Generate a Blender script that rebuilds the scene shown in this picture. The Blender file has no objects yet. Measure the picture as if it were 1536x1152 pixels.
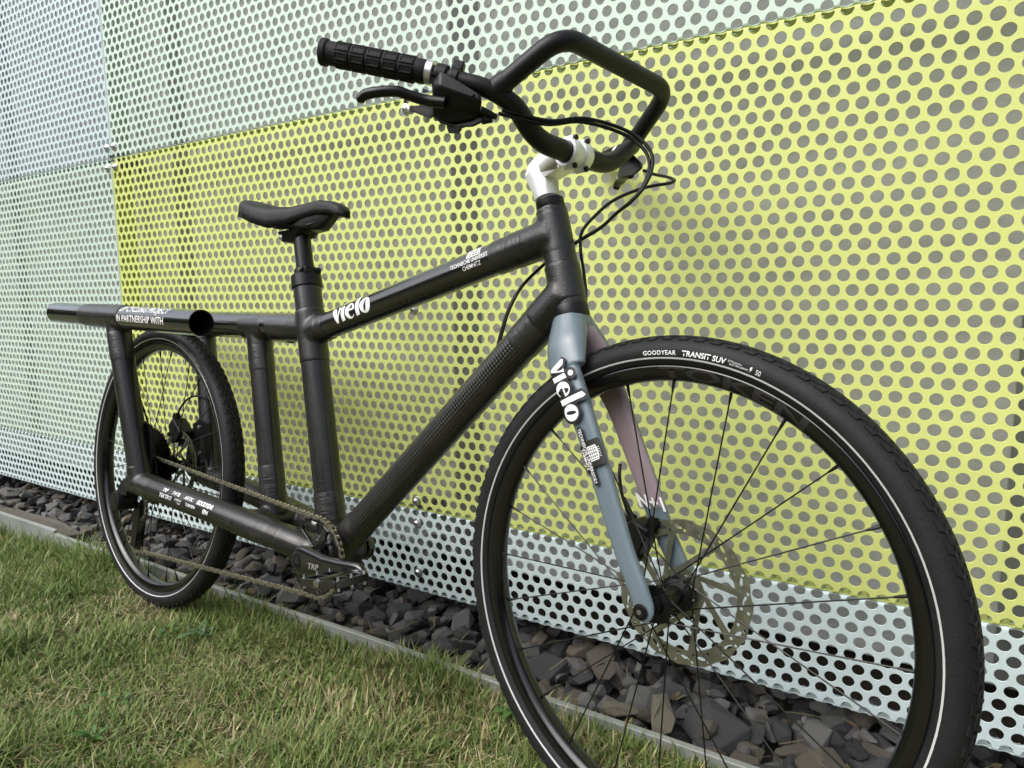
import bpy, bmesh, math, random
import numpy as np
from mathutils import Matrix, Vector, noise

random.seed(7); rng = np.random.default_rng(7)
sc = bpy.context.scene
COL = sc.collection
R = math.radians
V = Vector

# ------------------------------------------------------------------ camera
GZ = 0.770                       # camera height above the lawn
cam_d = bpy.data.cameras.new('camera'); cam = bpy.data.objects.new('camera', cam_d); COL.objects.link(cam)
cam_d.sensor_width = 36.0; cam_d.lens = 36.0*1026.04/1536.0; cam_d.clip_start = 0.05; cam_d.clip_end = 600
cam.matrix_world = (Matrix.Translation((0, 0, GZ)) @ Matrix.Rotation(R(31.745), 4, 'Z')
                    @ Matrix.Rotation(R(90-6.921), 4, 'X') @ Matrix.Rotation(R(-0.326), 4, 'Z'))
sc.camera = cam
# ------------------------------------------------------------------ light
SUN_EL, SUN_AZ = 48.0, -28.0      # azimuth of the sun measured from -Y towards -X
w = bpy.data.worlds.new('World'); sc.world = w; w.use_nodes = True
nt = w.node_tree; bg = nt.nodes['Background']
sky = nt.nodes.new('ShaderNodeTexSky'); sky.sky_type = 'NISHITA'; sky.sun_disc = False
az = R(SUN_AZ)
sdir = V((math.sin(az)*math.cos(R(SUN_EL)), -math.cos(az)*math.cos(R(SUN_EL)), math.sin(R(SUN_EL))))
sky.sun_elevation = R(SUN_EL); sky.sun_rotation = math.atan2(sdir.x, sdir.y)
sky.dust_density = 4.0; sky.air_density = 1.0; sky.ozone_density = 1.0
hs_ = nt.nodes.new('ShaderNodeHueSaturation'); hs_.inputs['Saturation'].default_value = .45      # thin high cloud: a paler sky
nt.links.new(sky.outputs[0], hs_.inputs['Color']); nt.links.new(hs_.outputs[0], bg.inputs[0]); bg.inputs[1].default_value = 0.15
sun_d = bpy.data.lights.new('sun', 'SUN'); sun_d.energy = 1.25; sun_d.angle = R(60); sun_d.color = (1, .99, .965)
sun = bpy.data.objects.new('sun', sun_d); COL.objects.link(sun)
sun.rotation_euler = (-sdir).to_track_quat('-Z', 'Y').to_euler()
vs = sc.view_settings; vs.view_transform = 'Standard'; vs.look = 'None'; vs.gamma = 1; vs.use_curve_mapping = False
vs.exposure = 0.72

# ------------------------------------------------------------------ helpers
def link(o, parent=None, mat=None):
    COL.objects.link(o)
    if parent is not None: o.parent = parent
    return o
def tag(o, label=None, cat=None, group=None, kind=None):
    if label: o['label'] = label
    if cat: o['category'] = cat
    if group: o['group'] = group
    if kind: o['kind'] = kind
    return o
def empty(name, parent=None, m=None):
    o = bpy.data.objects.new(name, None); o.empty_display_size = .05
    COL.objects.link(o)
    if parent is not None: o.parent = parent
    if m is not None: o.matrix_basis = m
    return o
class MB:
    """collects geometry for one mesh"""
    def __init__(s): s.v = []; s.f = []; s.m = []; s.uv = {}
    def add(s, vs, fs, mi=0, uvs=None):
        n = len(s.v); s.v += [tuple(p) for p in vs]
        for k, f in enumerate(fs):
            if uvs is not None: s.uv[len(s.f)] = uvs[k]
            s.f.append(tuple(i+n for i in f)); s.m.append(mi)
    def box(s, c, sz, rot=None, mi=0):
        x, y, z = [a/2 for a in sz]; P = [V((i*x, j*y, k*z)) for i in (-1, 1) for j in (-1, 1) for k in (-1, 1)]
        if rot is not None: P = [rot @ p for p in P]
        P = [p+V(c) for p in P]
        s.add(P, [(0, 1, 3, 2), (4, 6, 7, 5), (0, 4, 5, 1), (2, 3, 7, 6), (0, 2, 6, 4), (1, 5, 7, 3)], mi)
    def tube(s, path, rad, seg=16, caps=True, mi=0, up=None, ell=None, start_ang=0.0):
        P = [V(p) for p in path]; n = len(P)
        if not hasattr(rad, '__len__'): rad = [rad]*n
        T = []
        for i in range(n):
            a = P[max(i-1, 0)]; b = P[min(i+1, n-1)]; T.append((b-a).normalized())
        u = V(up) if up is not None else (V((0, 1, 0)) if abs(T[0].y) < .9 else V((1, 0, 0)))
        u = (u-T[0]*u.dot(T[0])).normalized()
        vs = []; L = 0; Ls = []
        for i in range(n):
            if i: u = (u-T[i]*u.dot(T[i])).normalized(); L += (P[i]-P[i-1]).length
            Ls.append(L)
            w_ = T[i].cross(u)
            ru, rw = (rad[i], rad[i]) if ell is None else ell[i]
            for k in range(seg):
                a = 2*math.pi*k/seg+start_ang
                vs.append(P[i]+u*(ru*math.cos(a))+w_*(rw*math.sin(a)))
        fs = []; uvs = []
        for i in range(n-1):
            for k in range(seg):
                k2 = (k+1) % seg
                fs.append((i*seg+k, i*seg+k2, (i+1)*seg+k2, (i+1)*seg+k))
                r0 = rad[i]; c0 = 2*math.pi*k/seg*r0; c1 = 2*math.pi*(k+1)/seg*r0
                uvs.append(((Ls[i], c0), (Ls[i], c1), (Ls[i+1], c1), (Ls[i+1], c0)))
        if caps:
            fs.append(tuple(range(seg))[::-1]); fs.append(tuple((n-1)*seg+k for k in range(seg)))
            uvs += [[(0, 0)]*seg, [(0, 0)]*seg]
        s.add(vs, fs, mi, uvs)
    def cyl(s, a, b, r, seg=20, mi=0, bev=0.0, r2=None):
        a = V(a); b = V(b); d = (b-a).normalized(); r2 = r if r2 is None else r2
        if bev > 0: s.tube([a, a+d*bev*.3, a+d*bev, b-d*bev, b-d*bev*.3, b], [r-bev, r-bev*.3, r, r2, r2-bev*.3, r2-bev], seg, True, mi)
        else: s.tube([a, b], [r, r2], seg, True, mi)
    def lathe(s, prof, seg=96, mi=0, axis_y=0.0, closed=False, c=(0, 0, 0)):
        """prof: list of (radius, y); revolved about the Y axis"""
        n = len(prof); vs = []; fs = []
        for k in range(seg):
            a = 2*math.pi*k/seg
            for r_, y in prof: vs.append((c[0]+r_*math.cos(a), c[1]+y, c[2]+r_*math.sin(a)))
        m_ = n if closed else n-1
        for k in range(seg):
            k2 = (k+1) % seg
            for i in range(m_):
                j = (i+1) % n
                fs.append((k*n+i, k2*n+i, k2*n+j, k*n+j))
        s.add(vs, fs, mi)
    def hull(s, pts, mi=0):
        bm = bmesh.new()
        for p in pts: bm.verts.new(p)
        r_ = bmesh.ops.convex_hull(bm, input=bm.verts)
        bmesh.ops.delete(bm, geom=[g for g in r_['geom_interior'] if isinstance(g, bmesh.types.BMVert)], context='VERTS')
        bm.verts.index_update(); bmesh.ops.recalc_face_normals(bm, faces=bm.faces)
        s.add([v.co.copy() for v in bm.verts], [tuple(v.index for v in f.verts) for f in bm.faces], mi); bm.free()
    def data(s, name, mats, smooth=True, sharp=None):
        me = bpy.data.meshes.new(name); me.from_pydata(s.v, [], s.f)
        if not isinstance(mats, (list, tuple)): mats = [mats]
        for m in mats: me.materials.append(m)
        me.polygons.foreach_set('material_index', s.m)
        if s.uv:
            uvl = me.uv_layers.new(name='UVMap')
            for fi, uu in s.uv.items():
                p = me.polygons[fi]
                for k, li in enumerate(p.loop_indices): uvl.data[li].uv = uu[k]
        if smooth:
            me.polygons.foreach_set('use_smooth', [True]*len(s.f))
            me.set_sharp_from_angle(angle=R(sharp if sharp else 38))
        me.update(); return me
    def build(s, name, mats, parent=None, smooth=True, sharp=None, bevel=None, m=None, sub=0):
        o = bpy.data.objects.new(name, s.data(name, mats, smooth, sharp)); link(o, parent)
        if m is not None: o.matrix_basis = m
        if bevel:
            b = o.modifiers.new('b', 'BEVEL'); b.width = bevel; b.segments = 2; b.limit_method = 'ANGLE'; b.angle_limit = R(30)
        if sub:
            q = o.modifiers.new('s', 'SUBSURF'); q.levels = q.render_levels = sub
        return o
def spline(pts, n=8):
    """Catmull-Rom through pts"""
    P = [V(p) for p in pts]; P = [P[0]*2-P[1]]+P+[P[-1]*2-P[-2]]; out = []
    for i in range(1, len(P)-2):
        for k in range(n):
            t = k/n; a, b, c, d = P[i-1], P[i], P[i+1], P[i+2]
            out.append(.5*((2*b)+(c-a)*t+(2*a-5*b+4*c-d)*t*t+(3*b-a-3*c+d)*t**3))
    out.append(P[-2]); return out
def rounded(pts, rr, n=8):
    """polyline with rounded corners (bent tube)"""
    P = [V(p) for p in pts]; out = [P[0]]
    for i in range(1, len(P)-1):
        a = P[i-1]-P[i]; b = P[i+1]-P[i]; d = min(rr[i] if hasattr(rr, '__len__') else rr, a.length*.48, b.length*.48)
        p0 = P[i]+a.normalized()*d; p1 = P[i]+b.normalized()*d
        for k in range(n+1):
            t = k/n; out.append(p0*(1-t)**2+P[i]*2*t*(1-t)+p1*t*t)
    out.append(P[-1]); return out
def grid_copy(o):
    c = o.copy(); COL.objects.link(c); return c

# ------------------------------------------------------------------ materials
def mat(name, col, rough=.5, metal=0.0, coat=0.0, var=0.0, vscale=30, bump=0.0, bscale=200, spec=.5, stretch=None, rvar=0.0, coatr=.08):
    m = bpy.data.materials.new(name); m.use_nodes = True; n = m.node_tree; b = n.nodes['Principled BSDF']
    b.inputs['Base Color'].default_value = (*col, 1); b.inputs['Roughness'].default_value = rough
    b.inputs['Metallic'].default_value = metal; b.inputs['Coat Weight'].default_value = coat; b.inputs['Coat Roughness'].default_value = coatr
    b.inputs['Specular IOR Level'].default_value = spec
    tc = n.nodes.new('ShaderNodeTexCoord'); src = tc.outputs['Object']
    if stretch:
        mp = n.nodes.new('ShaderNodeMapping'); mp.inputs['Scale'].default_value = stretch; n.links.new(src, mp.inputs[0]); src = mp.outputs[0]
    if var or rvar:
        nz = n.nodes.new('ShaderNodeTexNoise'); nz.inputs['Scale'].default_value = vscale; nz.inputs['Detail'].default_value = 6
        n.links.new(src, nz.inputs['Vector'])
        if var:
            mx = n.nodes.new('ShaderNodeMix'); mx.data_type = 'RGBA'
            mx.inputs['A'].default_value = (*[c*(1-var) for c in col], 1); mx.inputs['B'].default_value = (*[min(1, c*(1+var)) for c in col], 1)
            n.links.new(nz.outputs[0], mx.inputs['Factor']); n.links.new(mx.outputs['Result'], b.inputs['Base Color'])
        if rvar:
            mr = n.nodes.new('ShaderNodeMapRange'); mr.inputs[1].default_value = .3; mr.inputs[2].default_value = .7
            mr.inputs[3].default_value = max(0, rough-rvar); mr.inputs[4].default_value = rough+rvar
            n.links.new(nz.outputs[0], mr.inputs[0]); n.links.new(mr.outputs[0], b.inputs['Roughness'])
    if bump:
        nb = n.nodes.new('ShaderNodeTexNoise'); nb.inputs['Scale'].default_value = bscale; nb.inputs['Detail'].default_value = 5
        n.links.new(src, nb.inputs['Vector']); bp = n.nodes.new('ShaderNodeBump'); bp.inputs['Strength'].default_value = bump; bp.inputs['Distance'].default_value = .002
        n.links.new(nb.outputs[0], bp.inputs['Height']); n.links.new(bp.outputs[0], b.inputs['Normal'])
    return m
def carbon(name, braid=.35, rings=0.0, rough=.30, coat=.30, period=.009, base=.0075):
    m = bpy.data.materials.new(name); m.use_nodes = True; n = m.node_tree; L = n.links; b = n.nodes['Principled BSDF']
    b.inputs['Roughness'].default_value = rough; b.inputs['Coat Weight'].default_value = coat; b.inputs['Coat Roughness'].default_value = .14; b.inputs['Specular IOR Level'].default_value = .30; b.inputs['Coat IOR'].default_value = 1.7
    uv = n.nodes.new('ShaderNodeTexCoord'); sp = n.nodes.new('ShaderNodeSeparateXYZ'); L.new(uv.outputs['UV'], sp.inputs[0])
    def mth(op, a, c):
        q = n.nodes.new('ShaderNodeMath'); q.operation = op
        for i, x in enumerate((a, c)):
            if x is None: continue
            if isinstance(x, (int, float)): q.inputs[i].default_value = x
            else: L.new(x, q.inputs[i])
        return q.outputs[0]
    u, v_ = sp.outputs[0], sp.outputs[1]; k = 2*math.pi/period
    s1 = mth('SINE', mth('MULTIPLY', mth('ADD', u, v_), k), None); s2 = mth('SINE', mth('MULTIPLY', mth('SUBTRACT', u, v_), k), None)
    br = mth('MULTIPLY', s1, s2)                       # -1..1 diamond weave
    nz = n.nodes.new('ShaderNodeTexNoise'); nz.inputs['Scale'].default_value = 1; nz.inputs['Detail'].default_value = 5
    mp = n.nodes.new('ShaderNodeMapping'); mp.inputs['Scale'].default_value = (420, 26, 1); L.new(uv.outputs['UV'], mp.inputs[0]); L.new(mp.outputs[0], nz.inputs['Vector'])
    n2 = n.nodes.new('ShaderNodeTexNoise'); n2.inputs['Scale'].default_value = 14; n2.inputs['Detail'].default_value = 6; L.new(uv.outputs['Object'], n2.inputs['Vector'])
    f = mth('ADD', mth('MULTIPLY', br, .5*braid), mth('MULTIPLY', n2.outputs[0], .8))
    mx = n.nodes.new('ShaderNodeMix'); mx.data_type = 'RGBA'; mx.inputs['A'].default_value = (base*.35, base*.35, base*.36, 1); mx.inputs['B'].default_value = (base*2.4, base*2.3, base*2.15, 1)
    L.new(f, mx.inputs['Factor']); L.new(mx.outputs['Result'], b.inputs['Base Color'])
    ro = mth('ADD', mth('MULTIPLY', n2.outputs[0], .22), rough-.1); L.new(ro, b.inputs['Roughness'])
    h = mth('ADD', mth('MULTIPLY', br, braid), mth('MULTIPLY', nz.outputs[0], rings))
    bp = n.nodes.new('ShaderNodeBump'); bp.inputs['Strength'].default_value = .55; bp.inputs['Distance'].default_value = .0007
    L.new(h, bp.inputs['Height']); L.new(bp.outputs[0], b.inputs['Normal'])
    return m
M_tube = carbon('carbon_tube', .12, 1.0, .27, 1.0, base=.0042)
M_gloss = carbon('carbon_tube_gloss', .10, .7, .20, 1.0, base=.0045)
M_braid = carbon('carbon_braided_tube', 1.5, .2, .32, .45, .0115, .0100)
M_satin = carbon('carbon_tube_satin', .25, 1.2, .38, .30, base=.0095)
M_wrap = carbon('carbon_wrap', .0, 4.5, .36, .40, base=.0125)
M_joint = mat('carbon_joint', (.0080, .0077, .0073), .36, spec=.42, coat=.35, var=.6, vscale=60, bump=.40, bscale=420, coatr=.2, rvar=.1)
M_blackal = mat('black_anodised', (.0040, .0040, .0044), .34, spec=.32, var=.3, vscale=60, rvar=.08)
M_bar = mat('black_powder_bar', (.0050, .0050, .0058), .44, spec=.30, bump=.12, bscale=900, rvar=.06, vscale=25)
M_black = mat('black_plastic', (.0040, .0040, .0042), .42, spec=.30, bump=.1, bscale=700)
M_rubber = mat('tyre_rubber', (.0105, .0108, .0115), .58, spec=.26, var=.35, vscale=26, bump=.3, bscale=600, rvar=.08)
M_grip = mat('grip_rubber', (.0055, .0055, .0058), .60, spec=.30, bump=.35, bscale=900)
M_crank = mat('crank_gloss_black', (.0055, .0055, .0058), .24, spec=.6, coat=.6, coatr=.12)
M_rim = mat('rim_black_gloss', (.0030, .0030, .0032), .20, spec=.45, coat=.30, coatr=.1, rvar=.06, vscale=40)
M_rimtxt = mat('rim_lettering_gloss_black', (.014, .013, .0115), .5)
M_refl = mat('reflective_stripe', (.56, .56, .56), .35, metal=.2)
M_white = mat('white_print', (.82, .82, .82), .45)
M_greyprint = mat('grey_print', (.30, .30, .30), .5)
M_faintprint = mat('dark_grey_print', (.06, .06, .06), .5)
M_blackprint = mat('black_print', (.008, .008, .008), .5)
M_silver = mat('silver_aluminium', (.72, .72, .74), .28, metal=1, bump=.06, bscale=300, rvar=.08)
M_stem = mat('silver_stem_satin', (.80, .81, .81), .38, metal=.45, bump=.15, bscale=160, rvar=.1, var=.04, vscale=20)
M_steel = mat('steel', (.45, .45, .46), .32, metal=1, rvar=.1)
M_rotor = mat('brake_disc_steel', (.215, .220, .165), .42, metal=.85, stretch=(1, 1, 1), rvar=.1, vscale=90, var=.12)
M_chain = mat('chain_steel', (.36, .345, .30), .34, metal=1, rvar=.12, vscale=120, var=.25)
M_dark = mat('dark_steel', (.015, .015, .015), .35, metal=.8)
M_fork = mat('fork_blue_grey_paint', (.118, .158, .182), .34, coat=.35, coatr=.2, var=.03, vscale=8)
M_mauve = mat('fork_mauve_paint', (.30, .235, .26), .42, coat=.2)
M_saddle = mat('saddle_cover', (.0065, .0065, .0072), .50, bump=.3, bscale=800, spec=.28)
M_hole = mat('tube_inside_black', (.004, .004, .004), .6)

# panels ---------------------------------------------------------------
def paint(name, col):
    m = mat(name, col, .42, var=.07, vscale=2.2, bump=.04, bscale=160, spec=.4, rvar=.06)
    n = m.node_tree; b = n.nodes['Principled BSDF']; src = b.inputs['Base Color'].links[0].from_socket
    tc = n.nodes.new('ShaderNodeTexCoord')
    nz = n.nodes.new('ShaderNodeTexNoise'); nz.inputs['Scale'].default_value = 260; nz.inputs['Detail'].default_value = 3; n.links.new(tc.outputs['Object'], nz.inputs['Vector'])
    n2 = n.nodes.new('ShaderNodeTexNoise'); n2.inputs['Scale'].default_value = 9; n2.inputs['Detail'].default_value = 8; n.links.new(tc.outputs['Object'], n2.inputs['Vector'])
    ml = n.nodes.new('ShaderNodeMath'); ml.operation = 'MULTIPLY'; n.links.new(nz.outputs[0], ml.inputs[0]); n.links.new(n2.outputs[0], ml.inputs[1])
    mr = n.nodes.new('ShaderNodeMapRange'); mr.inputs[1].default_value = .40; mr.inputs[2].default_value = .50; mr.inputs[3].default_value = 0; mr.inputs[4].default_value = .45
    n.links.new(ml.outputs[0], mr.inputs[0])
    mx = n.nodes.new('ShaderNodeMix'); mx.data_type = 'RGBA'; mx.inputs['B'].default_value = (.18, .17, .10, 1)
    n.links.new(src, mx.inputs['A']); n.links.new(mr.outputs[0], mx.inputs['Factor']); n.links.new(mx.outputs['Result'], b.inputs['Base Color'])
    return m
P_yel = paint('paint_lime_yellow', (.590, .648, .205))
P_grn = paint('paint_pale_green', (.545, .660, .575))
P_blu = paint('paint_pale_blue', (.535, .640, .670))
P_wht = paint('paint_ice_white', (.580, .680, .680))

WY = 1.320; PIT = 0.0298; HR = 0.345*PIT; ROW = PIT*math.sqrt(3)/2
SEAM = -2.405
def Z(zr): return GZ+zr
G = .0055   # half width of the joints between panels
ZA = Z(.485); ZB = ZA-2*G-39*ROW; ZC = ZB-G-8*ROW

def perforated(name, x0, x1, z0, z1, xo, zo, material, near=True, fold_top=True, fold_bot=True, fold_left=False, fold_right=False):
    """perforated sheet with folded-back edges, hexagonal cells each holding a punched hole; front face in plane y=WY"""
    FL = .048; RR = .005
    xa, xb = x0-(FL if fold_left else 0), x1+(FL if fold_right else 0)
    za, zb = z0-(FL if fold_bot else 0), z1+(FL if fold_top else 0)
    seg = 24 if near else 18
    th = .0025
    c0 = int(math.floor((xa-xo)/PIT))-1; c1 = int(math.ceil((xb-xo)/PIT))+1
    r0 = int(math.floor((za-zo)/ROW))-1; r1 = int(math.ceil((zb-zo)/ROW))+1
    cs = []
    for r_ in range(r0, r1+1):
        off = .5*PIT if r_ % 2 else 0
        for c in range(c0, c1+1): cs.append((xo+c*PIT+off, zo+r_*ROW))
    cs = np.array(cs)
    ang = 2*np.pi*np.arange(seg)/seg+np.pi/6
    # hexagon outline sampled at the same angles (pointy top)
    ap = PIT/2
    hexr = ap/np.cos((ang % (np.pi/3))-0) if False else ap/np.cos(((ang+np.pi/6) % (np.pi/3))-np.pi/6)
    def ring(rad, y):
        p = np.zeros((seg, 3)); p[:, 0] = rad*np.cos(ang); p[:, 2] = rad*np.sin(ang); p[:, 1] = y; return p
    cell = np.concatenate([ring(hexr, 0), ring(HR+.0004, 0), ring(np.full(seg, HR), .0005), ring(np.full(seg, HR), th)])
    vs = (cell[None]+np.stack([cs[:, 0], np.zeros(len(cs)), cs[:, 1]], 1)[:, None]).reshape(-1, 3)
    fs = []
    for j in range(3):
        for k in range(seg):
            k2 = (k+1) % seg; fs.append((j*seg+k, j*seg+k2, (j+1)*seg+k2, (j+1)*seg+k))
    fs = np.array(fs); F = (fs[None]+(np.arange(len(cs))*4*seg)[:, None, None]).reshape(-1, 4)
    # keep/clip: cells completely inside stay, the others go through bmesh
    inside = (cs[:, 0]-ap*1.2 > x0+.004) & (cs[:, 0]+ap*1.2 < x1-.004) & (cs[:, 1]-ap*1.2 > z0+.004) & (cs[:, 1]+ap*1.2 < z1-.004)
    mask = np.repeat(inside, len(fs))
    me = bpy.data.meshes.new(name)
    bm = bmesh.new()
    Fe = F[~mask]; used = np.unique(Fe); remap = {int(u): i for i, u in enumerate(used)}
    bv = [bm.verts.new(vs[u]) for u in used]
    for f in Fe: bm.faces.new([bv[remap[int(i)]] for i in f])
    for co, no in (((xa, 0, 0), (-1, 0, 0)), ((xb, 0, 0), (1, 0, 0)), ((0, 0, za), (0, 0, -1)), ((0, 0, zb), (0, 0, 1))):
        bmesh.ops.bisect_plane(bm, geom=bm.verts[:]+bm.edges[:]+bm.faces[:], plane_co=co, plane_no=no, clear_outer=True)
    for flag, co, no in ((fold_bot, z0, (0, 0, -1)), (fold_top, z1, (0, 0, 1)), (fold_left, x0, (-1, 0, 0)), (fold_right, x1, (1, 0, 0))):
        if not flag: continue
        for k in range(0, 4):
            c = co+(no[0]+no[2])*RR*1.57*k/3
            pc = (c, 0, 0) if no[0] else (0, 0, c)
            bmesh.ops.bisect_plane(bm, geom=bm.verts[:]+bm.edges[:]+bm.faces[:], plane_co=pc, plane_no=no)
    def bend(s, yy):     # s distance beyond the fold line, yy depth in sheet -> (advance, depth)
        if s <= 0: return 0.0+s, yy
        a = s/RR
        if a < math.pi/2: return (RR-yy)*math.sin(a)+0, RR-(RR-yy)*math.cos(a)
        return RR-yy, RR+(s-RR*math.pi/2)
    for v in bm.verts:
        x, y, z = v.co
        if fold_top and z > z1-1e-6:
            s_, y_ = bend(z-z1, y); v.co = (x, y_, z1+s_)
        elif fold_bot and z < z0+1e-6:
            s_, y_ = bend(z0-z, y); v.co = (x, y_, z0-s_)
        elif fold_left and x < x0+1e-6:
            s_, y_ = bend(x0-x, y); v.co = (x0-s_, y_, z)
        elif fold_right and x > x1-1e-6:
            s_, y_ = bend(x-x1, y); v.co = (x1+s_, y_, z)
    bm.verts.ensure_lookup_table(); bm.faces.ensure_lookup_table(); bm.verts.index_update()
    ev = np.array([v.co[:] for v in bm.verts]); ef = [tuple(v.index for v in f.verts) for f in bm.faces]
    bm.free()
    nv = vs.reshape(len(cs), -1, 3)[inside].reshape(-1, 3)
    ni = int(inside.sum()); NF = (fs[None]+(np.arange(ni)*4*seg)[:, None, None]).reshape(-1, 4)
    nv[:, 1] += 0.0
    allv = np.concatenate([nv, ev]) if len(ev) else nv
    # gentle sheet waviness
    allv = allv.copy(); allv[:, 1] += WY+.0012*np.sin(allv[:, 0]*5.1+z0)*np.sin(allv[:, 2]*6.3)
    loops = np.concatenate([NF.ravel()]+[np.array(f)+len(nv) for f in ef]) if ef else NF.ravel()
    sizes = np.concatenate([np.full(len(NF), 4), np.array([len(f) for f in ef], int)])
    me.vertices.add(len(allv)); me.vertices.foreach_set('co', allv.ravel())
    me.loops.add(len(loops)); me.loops.foreach_set('vertex_index', loops.astype(np.int32))
    me.polygons.add(len(sizes)); me.polygons.foreach_set('loop_start', (np.cumsum(sizes)-sizes).astype(np.int32))
    me.polygons.foreach_set('loop_total', sizes.astype(np.int32))
    me.polygons.foreach_set('use_smooth', [False]*len(sizes)); me.update(calc_edges=True); me.validate(); me.materials.append(material)
    o = bpy.data.objects.new(name, me); COL.objects.link(o); return o
def bolt(parent, x, z, s=1.0, tilt=0.0):
    mb = MB()
    mb.cyl((x, WY+.012, z), (x, WY-.0015, z), .0135*s, 24)
    mb.cyl((x, WY-.0015, z), (x, WY-.0035, z), .0125*s, 24, bev=.0008)
    prof = [(.0085*math.cos(a)*s, .0065*math.sin(a)) for a in [i*math.pi/2/6 for i in range(7)]]
    mb.tube([(x, WY-.0035-d, z) for r_, d in prof[:-1]], [r_ for r_, d in prof[:-1]], 20, True)
    o = mb.build('bolt', M_silver, parent)
    h = MB(); h.tube([(x, WY-.0101, z), (x, WY-.0104, z)], [.0030, .0030], 6, True); h.build('hex_socket', M_hole, o)
    return o
XR = .85; XL = -4.6
top = perforated('perforated_panel', SEAM+G, XR, ZA+G, ZA+1.02, SEAM+.012, ZA+G, P_grn)
tag(top, 'pale green perforated metal panel at the top, behind the handlebar', 'wall panel', 'perforated facade panels')
yel = perforated('perforated_panel', SEAM+G, XR, ZA-G-39*ROW, ZA-G, SEAM+.014, ZA-G, P_yel)
tag(yel, 'large lime yellow perforated metal panel behind the bicycle', 'wall panel', 'perforated facade panels')
wht = perforated('perforated_panel', SEAM+G, XR, ZC, ZB-G, SEAM+.012, ZB-G, P_wht)
tag(wht, 'low ice white perforated metal strip under the yellow panel', 'wall panel', 'perforated facade panels')
blu = perforated('perforated_panel', XL, SEAM-G, ZA+G, ZA+1.02, SEAM-.012, ZA+G, P_blu, near=False)
tag(blu, 'pale blue perforated metal panel at the upper left', 'wall panel', 'perforated facade panels')
grl = perforated('perforated_panel', XL, SEAM-G, ZA-G-39*ROW, ZA-G, SEAM-.014, ZA-G, P_grn, near=False)
tag(grl, 'pale green perforated metal panel at the left edge, left of the yellow one', 'wall panel', 'perforated facade panels')
whl = perforated('perforated_panel', XL, SEAM-G, ZC, ZB-G, SEAM-.012, ZB-G, P_wht, near=False)
tag(whl, 'low ice white perforated strip at the far left, left of the rear wheel', 'wall panel', 'perforated facade panels')
for o_, x_, za_, zb_, m_ in ((top, SEAM+G, ZA+G, ZA+1.02, P_grn), (yel, SEAM+G, ZA-G-39*ROW, ZA-G, P_yel), (wht, SEAM+G, ZC, ZB-G, P_wht),
                             (blu, SEAM-G, ZA+G, ZA+1.02, P_blu), (grl, SEAM-G, ZA-G-39*ROW, ZA-G, P_grn), (whl, SEAM-G, ZC, ZB-G, P_wht)):
    sg = 1 if x_ > SEAM else -1; mb = MB(); mb.tube([(x_-sg*.0005, WY+.004, za_+.006), (x_-sg*.0005, WY+.004, zb_-.006)], .0042, 12); mb.box((x_-sg*.0030, WY+.036, (za_+zb_)/2), (.0024, .062, zb_-za_-.012))
    mb.build('edge_return', m_, o_)
for o_, ps in ((top, [(-2.382, .522), (-1.11, 1.45), (.195, .522)]), (yel, [(-2.382, .455), (-1.112, .457), (-1.100, -.020), (-1.106, -.507), (-2.382, -.03), (.195, .457), (.195, -.02), (.195, -.507), (-2.382, -.507)]),
               (wht, [(-1.105, -.566), (-1.105, -.697), (.195, -.697), (-2.382, -.64)]), (blu, [(-2.424, .522), (-3.73, .522)]),
               (grl, [(-2.428, .455), (-3.73, .457), (-2.428, -.02), (-2.428, -.507)]), (whl, [(-2.428, -.64)])):
    for x, z in ps: bolt(o_, x, Z(z))

# wall behind the panels -------------------------------------------------
M_fleece = mat('grey_insulation_fleece', (.500, .505, .495), .85, var=.28, vscale=7, bump=1.0, bscale=30, stretch=(1, 1, 2.2))
M_rail = mat('dark_galvanised_rail', (.20, .205, .195), .6, var=.2)
M_gasket = mat('joint_shadow_strip', (.30, .30, .29), .8)
M_brick = mat('dark_masonry', (.035, .026, .020), .9, var=.6, vscale=22, bump=.8, bscale=40)
bw = empty('rear_wall'); bw.location = (0, WY+.15, 0)
tag(bw, 'grey insulated wall seen only through the holes of the metal panels', 'wall')
BY = WY+.092
xs = [XL, -3.36, -2.20, -1.045, .125, 1.0]
for a, b in zip(xs[:-1], xs[1:]):
    mb = MB(); mb.box(((a+b)/2+.04, BY+.02-bw.location.y, Z(.46)), (b-a-.085, .04, 2.28), None)
    mb.build('insulation_board', M_fleece, bw, bevel=.003)
mb = MB(); mb.box(((XL+1)/2, BY+.075-bw.location.y, Z(.4)), (6.2, .05, 2.7)); mb.build('masonry', M_brick, bw)
mb = MB(); mb.box(((XL+1)/2, .12, .6), (6.2, .04, 2.9)); mb.build('masonry', M_brick, bw)
for x in xs[1:5]:
    mb = MB(); xx = x+.043
    mb.box((x+.040, .092-.15+.004, Z(.46)), (.094, .004, 2.28))
    mb.build('support_rail', M_rail, bw)
for zz in (ZA, ZB, ZC+.10):
    for x in (-2.405, -1.105, .195):
        mb = MB(); mb.box((x, -.105, zz), (.05, .07, .045)); mb.build('panel_bracket', M_rail, bw)

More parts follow.
